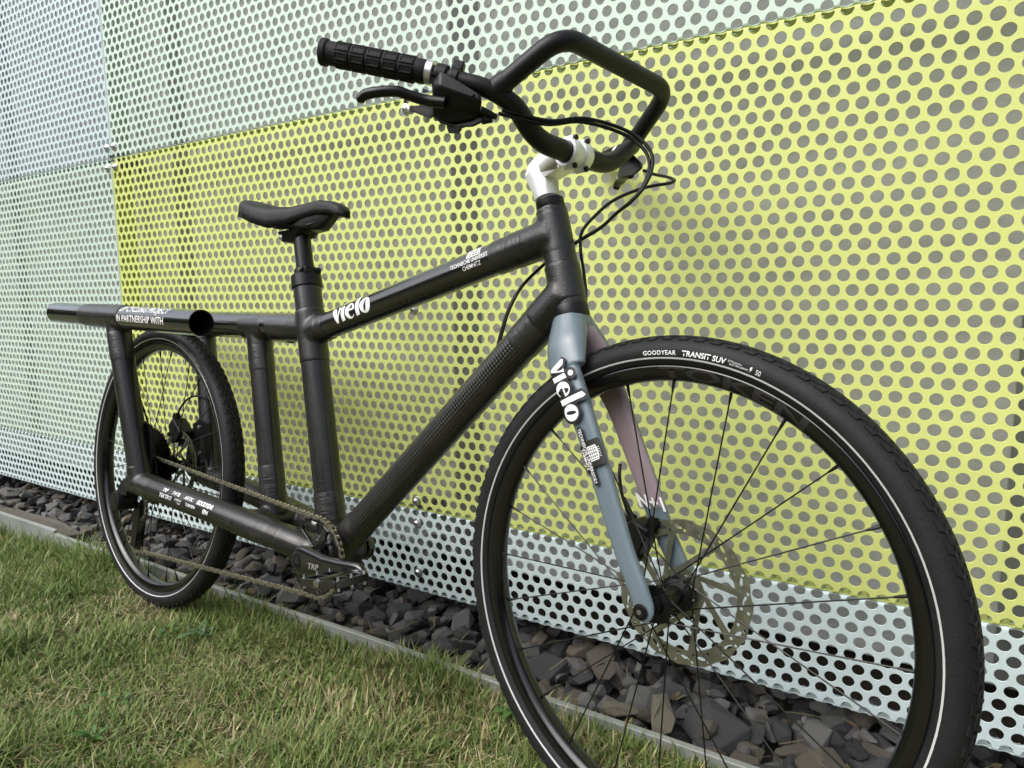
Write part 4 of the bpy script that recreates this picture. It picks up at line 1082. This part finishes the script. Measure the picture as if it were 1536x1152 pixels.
# bottle boss bolts on the seat tube front
mb = MB()
for t in (.12, .19): 
    p = BBc.lerp(SC, t/.577); mb.cyl(p+V((.020, -.018, .004)), p+V((.0225, -.0205, .0045)), .0035, 12)
mb.build('bottle_bosses', M_hole, FR)
# seat post, clamp, saddle
SPd = (V((.543, 0, .552))-SC).normalized()
ftube('seat_post', SC-SPd*.02, V((.5405, 0, .563)), .0180, M_blackal, 32)
mb = MB(); dS = (BBc-SC).normalized()
mb.tube([SC-dS*.012, SC-dS*.010, SC+dS*.014, SC+dS*.016], [.0290, .0312, .0318, .0300], 40); mb.tube([SC-dS*.026, SC-dS*.024, SC-dS*.012], [.020, .0235, .0240], 36); mb.build('seat_clamp', M_blackal, FR)
mb = MB(); c = SC-dS*.022
mb.cyl(c+V((.018, -.026, 0)), c+V((.034, .012, .0)), .0062, 16, bev=.001); mb.hull([c+V(p) for p in [(.012, -.026, .006), (.030, -.022, .006), (.036, .012, .006), (.016, .020, .006), (.012, -.026, -.006), (.030, -.022, -.006), (.036, .012, -.006), (.016, .020, -.006)]]); mb.build('clamp_bolt', M_blackal, FR, bevel=.0015)
mb = MB(); mb.cyl(c+V((.0165, -.0285, 0)), c+V((.0175, -.0262, 0)), .0026, 12); mb.build('bolt_head', M_silver, FR)
SD = part('saddle', FRAME)
mb = MB(); NS, NC = 64, 40; vs = []
tt_ = [0, .035, .12, .25, .38, .50, .62, .75, .88, .96, 1]
hw_ = [.060, .067, .073, .074, .062, .044, .031, .0245, .0215, .017, .006]
zc_ = [.636, .635, .630, .619, .612, .611, .616, .620, .614, .604, .592]
dr_ = [.043, .043, .043, .046, .050, .042, .034, .030, .026, .022, .010]
for i in range(NS+1):
    t = i/NS; x = .396+.291*t; hw = float(np.interp(t, tt_, hw_)); zc = float(np.interp(t, tt_, zc_)); dr = float(np.interp(t, tt_, dr_))
    for j in range(NC+1):
        a = math.pi*j/NC; ca = math.cos(a); sa = max(0.0, math.sin(a))
        y = -hw*math.copysign(abs(ca)**.55, ca); z = zc-dr*(1-sa**.42)
        vs.append((x+(.004*(1-sa) if t < .1 else 0), y, z))
W1 = NC+1
fs = [(i*W1+j, (i+1)*W1+j, (i+1)*W1+j+1, i*W1+j+1) for i in range(NS) for j in range(NC)]
k0 = len(vs); vs += [(.3955, vs[j][1]*.93, .604+(vs[j][2]-.604)*.86) for j in range(W1)]; vs.append((.398, 0, .600))
fs += [(k0+j, j, j+1, k0+j+1) for j in range(NC)]+[(k0+W1, k0+j, k0+j+1) for j in range(NC)]
mb.add(vs, [f[::-1] for f in fs]); o = mb.build('saddle_shell', M_saddle, SD, sharp=55)
so = o.modifiers.new('t', 'SOLIDIFY'); so.thickness = .009; so.offset = 1
mb = MB(); 
mb.hull([V(p) for p in [(.42, -.052, .596), (.42, .052, .596), (.49, -.050, .576), (.49, .050, .576), (.56, -.030, .562), (.56, .030, .562), (.615, -.013, .560), (.615, .013, .560), (.66, -.010, .592), (.66, .010, .592), (.44, -.05, .612), (.44, .05, .612)]])
mb.build('saddle_base', M_black, SD, bevel=.006)
for s_ in (-1, 1):
    mb = MB(); mb.tube(spline([(.440, s_*.028, .600), (.468, s_*.025, .578), (.50, s_*.0225, .570), (.575, s_*.0225, .568), (.615, s_*.014, .576), (.650, s_*.006, .596)], 6), .0035, 12); mb.build('saddle_rail', M_blackal, SD)
mb = MB(); mb.hull([V(p) for p in [(.490, -.026, .562), (.490, .026, .562), (.570, -.026, .566), (.570, .026, .566), (.502, -.022, .541), (.502, .022, .541), (.540, -.016, .538), (.540, .016, .538)]]); mb.build('post_head', M_black, SD, bevel=.004)
mb = MB(); mb.cyl((.506, -.0270, .550), (.506, -.022, .550), .0058, 16, bev=.001); mb.build('post_bolt', M_silver, SD)

# prints on the frame
place_print(finish2d(poly2d(vielo(.0290)), .006), tube_map(TTa, TTb, R_TT, R(60), .155), M_white, FR, 'word_mark', 'white lettering reading vielo on the top tube')
place_print(finish2d(poly2d(grid_logo(.0215)), .006), tube_map(TTa, TTb, R_TT, R(42), .463), M_white, FR, 'university_mark')
place_print(text_mesh('TECHNISCHE UNIVERSITÄT', .0098, .006, sub=.008, width=.76), tube_map(TTa, TTb, R_TT, R(80), .458), M_white, FR, 'lettering')
place_print(text_mesh('CHEMNITZ', .0098, .006, sub=.008, width=.80), tube_map(TTa, TTb, R_TT, R(102), .458), M_white, FR, 'lettering')
ra, rb = V((-.395, -RLY, .3855)), V((.366, -RLY, .3605))
place_print(text_mesh('UP CYCLING PROJECT', .0230, .010, sub=.006, width=1.0), tube_map(ra, rb, R_RL, R(50), .545), M_white, FR, 'lettering')
place_print(text_mesh('IN PARTNERSHIP WITH', .0220, .012, sub=.006, width=1.0), tube_map(ra, rb, R_RL, R(95), .540), M_white, FR, 'lettering')
csp = spline([V((.060, -.091, -.024)), V((.30, -.080, -.036)), V((.60, -.052, -.062)), V((.685, -.030, -.078))], 24)
def cs_map(ang0, u0):
    def fn(u, v):
        x = .20+u0+u; i = max(1, min(len(csp)-2, next((k for k, p in enumerate(csp) if p.x > x), len(csp)-2))); a = csp[i-1]; b = csp[i]; c_ = a.lerp(b, (x-a.x)/(b.x-a.x)); d_ = (b-a).normalized()
        z = V((0, 0, 1)); z = (z-d_*z.dot(d_)).normalized(); y = V((0, -1, 0)); y = (y-d_*y.dot(d_)).normalized(); th = ang0-v/R_CS
        return c_+(z*math.cos(th)+y*math.sin(th))*(R_CS+.0021)
    return fn
for (s, sz, bd, u, an, wd_) in (('TRP', .0105, .02, .040, 56, 1.1), ('TWTB', .0100, .02, .082, 56, 1.0), ('AIRTEC', .0100, .02, .130, 56, .9), ('GOODYEAR', .0125, .03, .187, 56, .8),
                                ('TEKTRO', .0118, .01, .048, 82, 1.1), ('CARBON', .0062, .0, .096, 78, 1.0), ('TEAM', .0050, .0, .100, 92, 1.0), ('TOKEN', .0080, .02, .142, 82, 1.3), ('EPH', .0120, .03, .196, 84, .9)):
    place_print(text_mesh(s, sz, bd, .15, sub=.006, width=wd_), cs_map(R(an), u), M_white, FR, 'sponsor_lettering')

# ---- stem, handlebar, controls ------------------------------------------
ST = part('stem', BARM)
hd = (V((-.181, 0, .382))-V((-.236, 0, .566))).normalized()      # steering axis downwards, in the steered axes
hs = V((-.236, 0, .566))
mb = MB(); mb.tube([hs+hd*.02, hs-hd*.004], .0150, 32); mb.build('stem_quill', M_stem, ST)
circ = lambda c, n_, r_, k=16: [V(c)+(V((0, 1, 0))*math.cos(2*math.pi*i/k)+V(n_).cross(V((0, 1, 0)))*math.sin(2*math.pi*i/k))*r_ for i in range(k)]
mb = MB(); mb.hull(circ(hs-hd*.002, hd, .0195)+circ(hs-hd*.030, hd, .0188)+[V((x, y, z)) for y in (-.0150, .0150) for (x, z) in ((-.2735, .6060), (-.2660, .6210), (-.2480, .6330), (-.2300, .5950))])
mb.hull([V((x, y, z)) for y in (-.0155, .0155) for (x, z) in ((-.2735, .6060), (-.2660, .6210), (-.2480, .6330), (-.2350, .5960))]+[V((x, y, z)) for y in (-.0175, .0175) for (x, z) in ((-.1950, .6440), (-.1950, .6080), (-.2040, .6060))])
mb.build('stem_body', M_stem, ST, bevel=.0045, sharp=50)
CC = V((-.1855, 0, .6262))
mb = MB()
for y0, y1 in ((-.022, -.004), (.004, .022)): mb.lathe([(.0163, y0), (.0205, y0), (.0212, y0+.001), (.0212, y1-.001), (.0205, y1), (.0163, y1)], 40, closed=True, c=CC)
mb.lathe([(.0163, -.020), (.0188, -.020), (.0188, .020), (.0163, .020)], 40, closed=True, c=CC)
mb.build('bar_clamp', M_stem, ST, sharp=40)
for s_ in (-1, 1):
    for u_ in (-1, 1):
        mb = MB(); p = CC+V((.0045, s_*.0135, u_*.0205)); mb.cyl(p+V((-.012, 0, 0)), p+V((.005, 0, 0)), .0044, 14, bev=.0008); o = mb.build('clamp_lug', M_stem, ST)
        mb = MB(); mb.cyl(p+V((.006, 0, 0)), p+V((.0105, 0, 0)), .0040, 14, bev=.0006); mb.build('clamp_bolt', M_black, ST)
HBp = part('handlebar', BARM)
for s_ in (-1, 1):
    mb = MB(); pth = rounded([(-.1855, 0, .6262), (-.1855, s_*.085, .6275), (-.1835, s_*.135, .6660), (-.200, s_*.172, .6800), (-.2643, s_*.2200, .7014-(.014 if s_ > 0 else 0)), (-.3700, s_*.3060, .7280-(.020 if s_ > 0 else 0))], [.0, .045, .035, .035, .03, 0], 8)
    mb.tube(pth, [.0159 if abs(p.y) < .035 else float(np.interp(abs(p.y), [.035, .07, .13, .2], [.0159, .0150, .0138, .0112])) for p in pth], 24); mb.build('main_bar', M_bar, HBp)
mb = MB(); loop = rounded([(-.1950, -.160, .6800), (-.113, -.122, .7400), (-.105, 0, .7385), (-.113, .122, .7330), (-.1950, .160, .6760)], [0, .04, .04, .04, 0], 10)
loop = rounded([(-.196, -.158, .678), (-.1080, -.126, .7365), (-.1080, .126, .7365), (-.196, .158, .678)], [0, .035, .035, 0], 12)
mb.tube(loop, .0132, 24); mb.build('loop_bar', M_bar, HBp)
for s_ in (-1, 1):
    mb = MB(); a = V((-.196, s_*.158, .678)); b = V((-.1080, s_*.126, .7365)); d = (b-a).normalized()
    mb.tube([a-d*.006, a+d*.010, a+d*.018, a+d*.022], [.0152, .0158, .0146, .0134], 24); mb.build('weld_bead', M_bar, HBp)
# grips: body, raised pads, silver lock ring
for s_ in (-1, 1):
    g0 = V((-.2600, s_*.2165, .7000-(.013 if s_ > 0 else 0))); g1 = V((-.3770, s_*.3120, .7295-(.019 if s_ > 0 else 0))); d = (g1-g0).normalized(); L = (g1-g0).length
    gm = MB(); gm.tube([g0+d*.006, g0+d*.010, g0+d*.02, g1-d*.010, g1-d*.008, g1-d*.001, g1], [.0150, .0160, .0156, .0156, .0178, .0180, .0165], 32)
    u = V((0, 0, 1)); u = (u-d*u.dot(d)).normalized(); w_ = d.cross(u)
    rows = 5; cols_ = 8
    for i in range(rows):
        t0 = .0215+i*.0225; t1 = t0+.0200
        for k in range(cols_):
            a0 = 2*math.pi*(k+.06)/cols_; a1 = 2*math.pi*(k+.94)/cols_; vs = []; fs = []
            def ringp(t, a, r_): return g0+d*t+u*(r_*math.cos(a))+w_*(r_*math.sin(a))
            # raised frame with a recessed middle
            lay = [(0, .0150), (.0005, .0174), (.0020, .0176), (.0028, .0166)]
            for (ins, r_) in lay:
                da = ins/.016
                for (t, a) in ((t0+ins, a0+da), (t0+ins, (a0+a1)/2), (t0+ins, a1-da), (t1-ins, a1-da), (t1-ins, (a0+a1)/2), (t1-ins, a0+da)): vs.append(ringp(t, a, r_))
            for l_ in range(3):
                for q in range(6): fs.append((l_*6+q, l_*6+(q+1) % 6, (l_+1)*6+(q+1) % 6, (l_+1)*6+q))
            fs.append((18, 19, 22, 23)); fs.append((19, 20, 21, 22)); gm.add(vs, fs)
    gm.build('grip', M_grip, HBp, sharp=30)
    mb = MB(); mb.tube([g0-d*.004, g0-d*.003, g0+d*.005, g0+d*.006], [.0150, .0162, .0162, .0150], 32); mb.build('lock_ring', M_silver, HBp)
# brake levers and shifters
def controls(s_, shifter):
    nm = part('brake_lever', BARM @ Matrix.Translation((0, 0, -.010 if s_ > 0 else 0)))
    Y = lambda p: V((p[0], s_*abs(p[1]), p[2]))
    b0 = V((-.2600, s_*.2165, .7000)); b1 = V((-.200, s_*.172, .6800)); d = (b1-b0).normalized(); L = (b1-b0).length
    f = V((.62, -s_*.42, -.66)).normalized(); f = (f-d*f.dot(d)).normalized()   # forward/down from the bar
    up = d.cross(f)
    mb = MB(); mb.tube([b0+d*.008, b0+d*.009, b0+d*.023, b0+d*.024], [.0140, .0152, .0152, .0140], 28)
    mb.hull([b0+d*t+f*q+up*e for t in (.009, .023) for q in (.010, .020) for e in (-.008, .008)])
    mb.build('lever_clamp', M_black, nm, bevel=.0012)
    q0 = Y((-.2490, .2150, .7030)); q1 = Y((-.2000, .1890, .6600))
    mb = MB(); mb.hull([Y(p) for p in [(-.2560, .2180, .6990), (-.2380, .2180, .6990), (-.2480, .2230, .6780), (-.2330, .2230, .6760), (-.1960, .1900, .6680), (-.1880, .1860, .6560), (-.1990, .1840, .6480), (-.2090, .1880, .6590),
                                       (-.2620, .2110, .6560), (-.2200, .2000, .6500), (-.2050, .1750, .6420), (-.2500, .2000, .6480)]])
    mb.build('master_cylinder', M_black, nm, bevel=.003)
    mb = MB(); pl = [(-.2535, .2215, .7020), (-.2440, .2210, .7025), (-.1945, .1905, .6655), (-.1925, .1895, .6600), (-.2010, .1905, .6570), (-.2520, .2245, .6830)]
    mb.hull([Y(p) for p in pl]+[Y((p[0]+.002, p[1]-.004, p[2]-.002)) for p in pl]); mb.build('reservoir_cover', M_blackal, nm, bevel=.0008)
    for p in ((-.2475, .2232, .6925), (-.2290, .2118, .6815), (-.1990, .1935, .6628)):
        mb = MB(); a = Y(p); k = V((-.25, s_*.85, .30)).normalized(); mb.cyl(a-k*.002, a+k*.0022, .0026, 12, bev=.0004); mb.build('cover_screw', M_blackal, nm)
    # lever blade: flat curved bar with a hooked tip
    pth = spline([Y((-.2330, .2120, .6560)), Y((-.2560, .2270, .6605)), Y((-.2690, .2440, .6650)), Y((-.2780, .2580, .6685)), Y((-.2960, .2740, .6675)), Y((-.3110, .2830, .6655)), Y((-.3170, .2870, .6610)), Y((-.3180, .2875, .6550))], 5)
    n = len(pth); mb = MB(); mb.tube(pth, [.005]*n, 14, True, up=tuple(up), ell=[(float(np.interp(i/(n-1), [0, .3, .7, .93, 1], [.0075, .0070, .0078, .0070, .0045])), float(np.interp(i/(n-1), [0, .3, .7, .93, 1], [.0075, .0070, .0072, .0062, .0040]))) for i in range(n)])
    mb.build('lever_blade', M_blackal, nm, sharp=60)
    mb = MB(); mb.hull([Y(p) for p in [(-.2700, .2270, .6750), (-.2480, .2260, .6650), (-.2680, .2310, .6600), (-.2400, .2180, .6520), (-.2450, .2120, .6560), (-.2660, .2200, .6650)]]); mb.build('lever_pivot', M_blackal, nm, bevel=.003)
    if shifter:
        sh = part('shifter', BARM)
        mb = MB(); c = Y((-.2380, .1900, .6400))
        mb.hull([Y(p) for p in [(-.2760, .2040, .6600), (-.2720, .2060, .6500), (-.2600, .2000, .6370), (-.2420, .1900, .6290), (-.2180, .1780, .6285), (-.2040, .1700, .6340), (-.2010, .1690, .6460), (-.2100, .1720, .6560), (-.2400, .1850, .6640), (-.2620, .1950, .6650),
                                 (-.2560, .1850, .6480), (-.2200, .1640, .6420)]]); mb.build('shifter_pod', M_black, sh, bevel=.006)
        mb = MB(); mb.hull([Y(p) for p in [(-.2980, .2230, .6640), (-.2960, .2210, .6560), (-.2680, .2080, .6430), (-.2640, .2040, .6500), (-.2740, .2060, .6640), (-.2900, .2140, .6640), (-.2720, .2000, .6500)]]); mb.build('thumb_paddle', M_black, sh, bevel=.0015)
        mb = MB(); mb.hull([Y(p) for p in [(-.2540, .1950, .6360), (-.2300, .1850, .6320), (-.2500, .1920, .6240), (-.2360, .1860, .6220), (-.2480, .1830, .6330), (-.2360, .1790, .6290)]]); mb.build('release_paddle', M_black, sh, bevel=.0015)
        mb = MB(); mb.hull([Y(p) for p in [(-.2640, .2120, .6640), (-.2200, .1950, .6560), (-.2030, .1800, .6500), (-.2700, .2060, .6500), (-.2560, .2020, .6400), (-.2150, .1790, .6370), (-.2420, .1960, .6340), (-.2500, .1830, .6500), (-.2100, .1660, .6480)]]); mb.build('shifter_housing', M_blackal, sh, bevel=.004)
        mb = MB(); mb.hull([b0+d*t+f*q+up*e for t in (.026, .042) for q in (-.024, -.012) for e in (-.006, .007)]); mb.build('clamp_hinge', M_blackal, sh, bevel=.0015)
        mb = MB(); mb.tube([b0+d*.028, b0+d*.029, b0+d*.040, b0+d*.041], [.0130, .0146, .0146, .0130], 28); mb.hull([b0+d*t+f*q+up*e for t in (.029, .040) for q in (-.018, .022) for e in (-.007, .007)]); mb.build('shifter_clamp', M_black, sh, bevel=.0014)
        mb = MB(); mb.tube([Y((-.2060, .1740, .6500)), Y((-.1985, .1610, .6462)), Y((-.1955, .1540, .6440))], [.0062, .0045, .0034], 14); mb.tube([Y((-.2070, .1700, .6380)), Y((-.2000, .1580, .6400))], [.0050, .0034], 12); mb.build('barrel_adjuster', M_black, sh)
controls(-1, True); controls(1, False)
# hoses ------------------------------------------------------------------
hs1 = [(-.200, -.158, .6455), (-.166, -.10, .641), (-.142, -.06, .651), (-.123, -.02, .651), (-.101, .010, .641), (-.080, .020, .621), (-.071, .020, .598), (-.072, .010, .571), (-.084, .0, .547), (-.115, .010, .535), (-.157, .030, .520), (-.208, .046, .507), (-.254, .046, .486), (-.272, .036, .470), (-.302, .022, .437), (-.318, .010, .400), (-.328, .004, .360), (-.335, .0, .320)]
for nm_, off in (('gear_cable', V((0, 0, 0))), ('brake_hose', V((.004, .002, .0045)))):
    mb = MB(); mb.tube(spline([V(p)+off*(1 if i < 9 else .6) for i, p in enumerate(hs1)], 6), .0026, 10); o = mb.build(nm_, M_black, bike, m=RI @ STEERM)
hs2 = [(-.190, .200, .650), (-.162, .19, .637), (-.128, .172, .624), (-.105, .155, .612), (-.104, .140, .604), (-.118, .12, .598), (-.135, .10, .590), (-.160, .072, .572), (-.178, .052, .549), (-.198, .040, .520), (-.196, .036, .490), (-.190, .038, .458), (-.181, .034, .423), (-.172, .022, .388)]
mb = MB(); mb.tube(spline(hs2, 6), .0026, 10); mb.build('brake_hose', M_black, bike, m=RI @ STEERM)
# rear brake hose loop near the rear hub
mb = MB(); mb.tube(spline([(-.050, .058, .112), (-.030, .060, .150), (.010, .064, .178), (.055, .072, .180), (.085, .080, .150), (.10, .085, .118)], 6), .0026, 10); mb.build('brake_hose', M_black, bike, m=RI @ FRAME)
mb = MB(); mb.tube(spline([(.018, -.070, .175), (.045, -.062, .12), (.075, -.058, .06), (.10, -.060, -.005)], 6), .0022, 10); mb.build('gear_cable', M_black, bike, m=RI @ FRAME)

# ---- drivetrain ----------------------------------------------------------
CK = part('crankset', FRAME)
def toothed(name, r_, teeth, y, c, parent, m_, th=.0020, hole=.5):
    mb = MB(); N = teeth*4; vs = []
    for yy in (y-th/2, y+th/2):
        for k in range(N):
            a = 2*math.pi*k/N; rr_ = r_+[-.0022, .0016, .0016, -.0022][k % 4]; vs.append((c[0]+rr_*math.cos(a), yy, c[1]+rr_*math.sin(a)))
        for k in range(N):
            a = 2*math.pi*k/N; vs.append((c[0]+hole*math.cos(a), yy, c[1]+hole*math.sin(a)))
    fs = []
    for k in range(N):
        k2 = (k+1) % N
        fs += [(k, k2, N+k2, N+k), (2*N+k2, 2*N+k, 3*N+k, 3*N+k2), (k, 2*N+k, 2*N+k2, k2), (N+k2, 3*N+k2, 3*N+k, N+k)]
    mb.add(vs, fs); return mb.build(name, m_, parent, smooth=False)
RC = .0765
mb = MB(); mb.lathe([(RC-.013, -.0462), (RC-.009, -.0470), (RC-.0055, -.0462), (RC-.0055, -.0440), (RC-.013, -.0440)], 72, closed=True, c=(BBc.x, 0, BBc.z)); mb.build('chainring_rim', M_crank, CK)
toothed('chainring', RC, 38, -.045, (BBc.x, BBc.z), CK, M_blackal, .0022, RC-.010)
for k in range(5):
    a = 2*math.pi*k/5+1.1; mb = MB(); c = BBc
    e = V((math.cos(a), 0, math.sin(a))); t = V((-e.z, 0, e.x))
    pp = [c+e*.016+t*.012, c+e*.016-t*.012, c+e*.062-t*.0045, c+e*.069-t*.011, c+e*.069+t*.011, c+e*.062+t*.0045]
    mb.add([p+V((0, -.050, 0)) for p in pp]+[p+V((0, -.042, 0)) for p in pp], [tuple(range(6)), tuple(range(6, 12))[::-1]]+[(i, 6+i, 6+(i+1) % 6, (i+1) % 6) for i in range(6)])
    mb.build('spider_arm', M_crank, CK, smooth=False, bevel=.0015)
place_print(text_mesh('TRP', .0085, .01, .1, sub=.01), lambda u, v: V((BBc.x-.004+u, -.0508, BBc.z+.0655+v)), M_white, CK, 'lettering')
mb = MB(); mb.cyl((BBc.x, -.088, BBc.z), (BBc.x, .085, BBc.z), .0145, 28); mb.build('crank_axle', M_blackal, CK)
def crank(s_, ang):
    e = V((math.cos(ang), 0, math.sin(ang))); t = V((-e.z, 0, e.x)); secs = [(-.026, .006, .007), (-.021, .018, .009), (-.008, .0265, .0115), (.01, .0275, .0115), (.04, .0235, .0110), (.08, .0185, .0100), (.12, .0170, .0090), (.155, .0172, .0085), (.172, .0168, .0080), (.184, .0120, .0070), (.189, .005, .005)]
    mb = MB(); P_ = []; el = []
    for i, (u, hw, hy) in enumerate(secs): P_.append(BBc+e*u+V((0, s_*(.0750+.012*min(1, max(0, u)/.09)), 0))); el.append((hy, hw))
    vs = []; seg = 24
    for i, p in enumerate(P_):
        for k in range(seg):
            a = 2*math.pi*k/seg; ca, sa = math.cos(a), math.sin(a); q = .6
            vs.append(p+V((0, 1, 0))*(el[i][0]*math.copysign(abs(ca)**q, ca))+t*(el[i][1]*math.copysign(abs(sa)**q, sa)))
    fs = [(i*seg+k, i*seg+(k+1) % seg, (i+1)*seg+(k+1) % seg, (i+1)*seg+k) for i in range(len(P_)-1) for k in range(seg)]+[tuple(range(seg))[::-1], tuple((len(P_)-1)*seg+k for k in range(seg))]
    mb.add(vs, fs); mb.build('crank_arm', M_crank, CK, sharp=50)
    mb = MB(); p = BBc+V((0, s_*.0862, 0)); mb.cyl(p, p+V((0, s_*.0022, 0)), .0105, 24, bev=.0006); mb.build('crank_bolt', M_blackal, CK)
    mb = MB(); mb.tube([p+V((0, s_*.0023, 0)), p+V((0, s_*.0026, 0))], .006, 8, True); mb.build('bolt_socket', M_hole, CK)
    # pedal
    pc = BBc+e*.1725; y0 = s_*.093
    PD = part('pedal', FRAME @ Matrix.Translation((pc.x, y0, pc.z)) @ Matrix.Rotation(R(-10), 4, 'Y'))
    ax_ = MB(); ax_.cyl((0, -s_*.013, 0), (0, s_*.012, 0), .0072, 18); ax_.build('pedal_spindle', M_silver, PD)
    mb = MB(); mb.cyl((0, s_*.010, 0), (0, s_*.082, 0), .0088, 18, bev=.001)
    for x in (-.044, .044): mb.hull([V((x+dx, s_*y, z)) for dx in (-.004, .004) for (y, zz) in ((.020, .006), (.074, .006), (.014, .0055), (.080, .0055)) for z in (-zz, zz)])
    for yy in (.016, .047, .078): mb.hull([V((x, s_*(yy+dy), z)) for x in (-.044, .044) for dy in (-.0035, .0035) for z in (-.0060, .0060)])
    mb.build('pedal_body', M_crank, PD, bevel=.0012)
    for x in (-.044, .044):
        for yy in (.020, .047, .074):
            q = MB(); q.cyl((x, s_*yy, .005), (x, s_*yy, .0115), .0021, 8); q.cyl((x, s_*yy, -.005), (x, s_*yy, -.0115), .0021, 8); q.build('traction_pin', M_silver, PD)
    q = MB(); q.cyl((0, s_*.082, 0), (0, s_*.0838, 0), .0072, 18, bev=.0005); q.build('spindle_cap', M_steel, PD)
CA = math.atan2(.016, .171)
crank(-1, CA); crank(1, CA+math.pi)
place_print(text_mesh('TRP', .0150, .0, .2, sub=.01, width=1.2), lambda u, v: BBc+V((math.cos(CA), 0, math.sin(CA)))*(.062+u)+V((-math.sin(CA), 0, math.cos(CA)))*(v-.001)+V((0, -.0985, 0)), M_greyprint, CK, 'lettering')
# cassette on the rear wheel
mbp = [(.0205+i*.0072, -.0560+i*.0034) for i in range(11)]
for i, (rr_, y) in enumerate(mbp): toothed('cassette_sprocket', rr_+.004, max(11, int((rr_+.004)*2*math.pi/.0127)), y, (0, 0), RW, M_dark if i > 3 else M_steel, .0018, max(.014, rr_-.012))
mb = MB(); mb.cyl((0, -.062, 0), (0, -.020, 0), .0165, 24); mb.build('freehub', M_dark, RW)
mb = MB(); mb.cyl((0, -.084, 0), (0, .084, 0), .0075, 18); mb.build('rear_axle', M_black, FR)
# rear caliper
RCp = part('rear_brake_caliper', FRAME)
caliper(RCp, (-.020, .056, .088), tilt=-.9)
# derailleur
DR = part('rear_derailleur', FRAME)
mb = MB(); mb.cyl((-.010, -.108, -.082), (-.010, -.060, -.082), .0245, 30, bev=.003); mb.build('clutch_housing', M_black, DR)
mb = MB(); mb.hull([V(p) for p in [(-.012, -.092, -.030), (.022, -.092, -.028), (.028, -.098, -.066), (-.022, -.100, -.064), (-.012, -.076, -.030), (.022, -.076, -.028), (.028, -.072, -.066), (-.022, -.072, -.064)]]); mb.build('derailleur_arm', M_black, DR, bevel=.003)
for yy in (-.042, -.060):
    mb = MB(); mb.hull([V((x, y, z)) for (x, z) in ((.004, -.085), (.026, -.090), (.020, -.120), (.008, -.205), (-.016, -.200), (-.010, -.120)) for y in (yy-.0012, yy+.0012)]); mb.build('cage_plate', M_blackal, DR, bevel=.0008)
G1 = (.016, -.104); G2 = (-.001, -.190)
toothed('jockey_wheel', .0215, 11, -.051, G1, DR, M_black, .004, .006); toothed('jockey_wheel', .0215, 11, -.051, G2, DR, M_black, .004, .006)
# chain: one mesh per link
def tangent_path():
    pts = []
    def arc(c, r_, a0, a1, n, y): 
        for i in range(n+1):
            a = R(a0+(a1-a0)*i/n); pts.append(V((c[0]+r_*math.cos(a), y, c[1]+r_*math.sin(a))))
    rc = RC; rs = .0365
    arc((BBc.x, BBc.z), rc, 97, -94, 30, -.045)
    arc(G2, .0225, -92, -215, 10, -.051)
    arc(G1, .0225, -45, 40, 8, -.051)
    arc((0, 0), rs, -60, -262, 22, -.049)
    return pts
cp = tangent_path(); cp.append(cp[0]); Ls = [0]
for a, b in zip(cp[:-1], cp[1:]): Ls.append(Ls[-1]+(b-a).length)
NL = int(round(Ls[-1]/.0127)); NL += NL % 2; pit = Ls[-1]/NL
def at(s):
    s = s % Ls[-1]; i = max(0, min(len(cp)-2, int(np.searchsorted(Ls, s)-1))); t = (s-Ls[i])/max(1e-9, Ls[i+1]-Ls[i]); return cp[i].lerp(cp[i+1], t)
def link_mesh(outer):
    mb = MB(); y = .0034 if outer else .0022
    for s_ in (-1, 1):
        yy = s_*y; P_ = []
        for k in range(8): a = R(90+180*k/7); P_.append((-.00635+.0042*math.cos(a), .0042*math.sin(a)))
        P_.append((0, -.0030))
        for k in range(8): a = R(-90+180*k/7); P_.append((.00635+.0042*math.cos(a), .0042*math.sin(a)))
        P_.append((0, .0030)); n = len(P_); t = .0006
        mb.add([(x, yy-t, z) for x, z in P_]+[(x, yy+t, z) for x, z in P_], [tuple(range(n)), tuple(range(n, 2*n))[::-1]]+[(i, n+i, n+(i+1) % n, (i+1) % n) for i in range(n)])
    if outer:
        for x in (-.00635, .00635): mb.tube([(x, -.0046, 0), (x, .0046, 0)], .0019, 8)
    else:
        for x in (-.00635, .00635): mb.tube([(x, -.0018, 0), (x, .0018, 0)], .0038, 8)
    return mb.data('chain_link', M_chain, smooth=False)
CH = part('chain', FRAME); lm_ = [link_mesh(True), link_mesh(False)]
for k in range(NL):
    a = at(k*pit); b = at((k+1)*pit); mid = (a+b)/2; dx = (b-a).normalized(); yv = V((0, 1, 0)); yv = (yv-dx*yv.dot(dx)).normalized(); zv = dx.cross(yv)
    m = Matrix((dx, yv, zv)).transposed().to_4x4(); m.translation = mid
    o = bpy.data.objects.new('chain_link', lm_[k % 2]); link(o, CH); o.matrix_basis = m
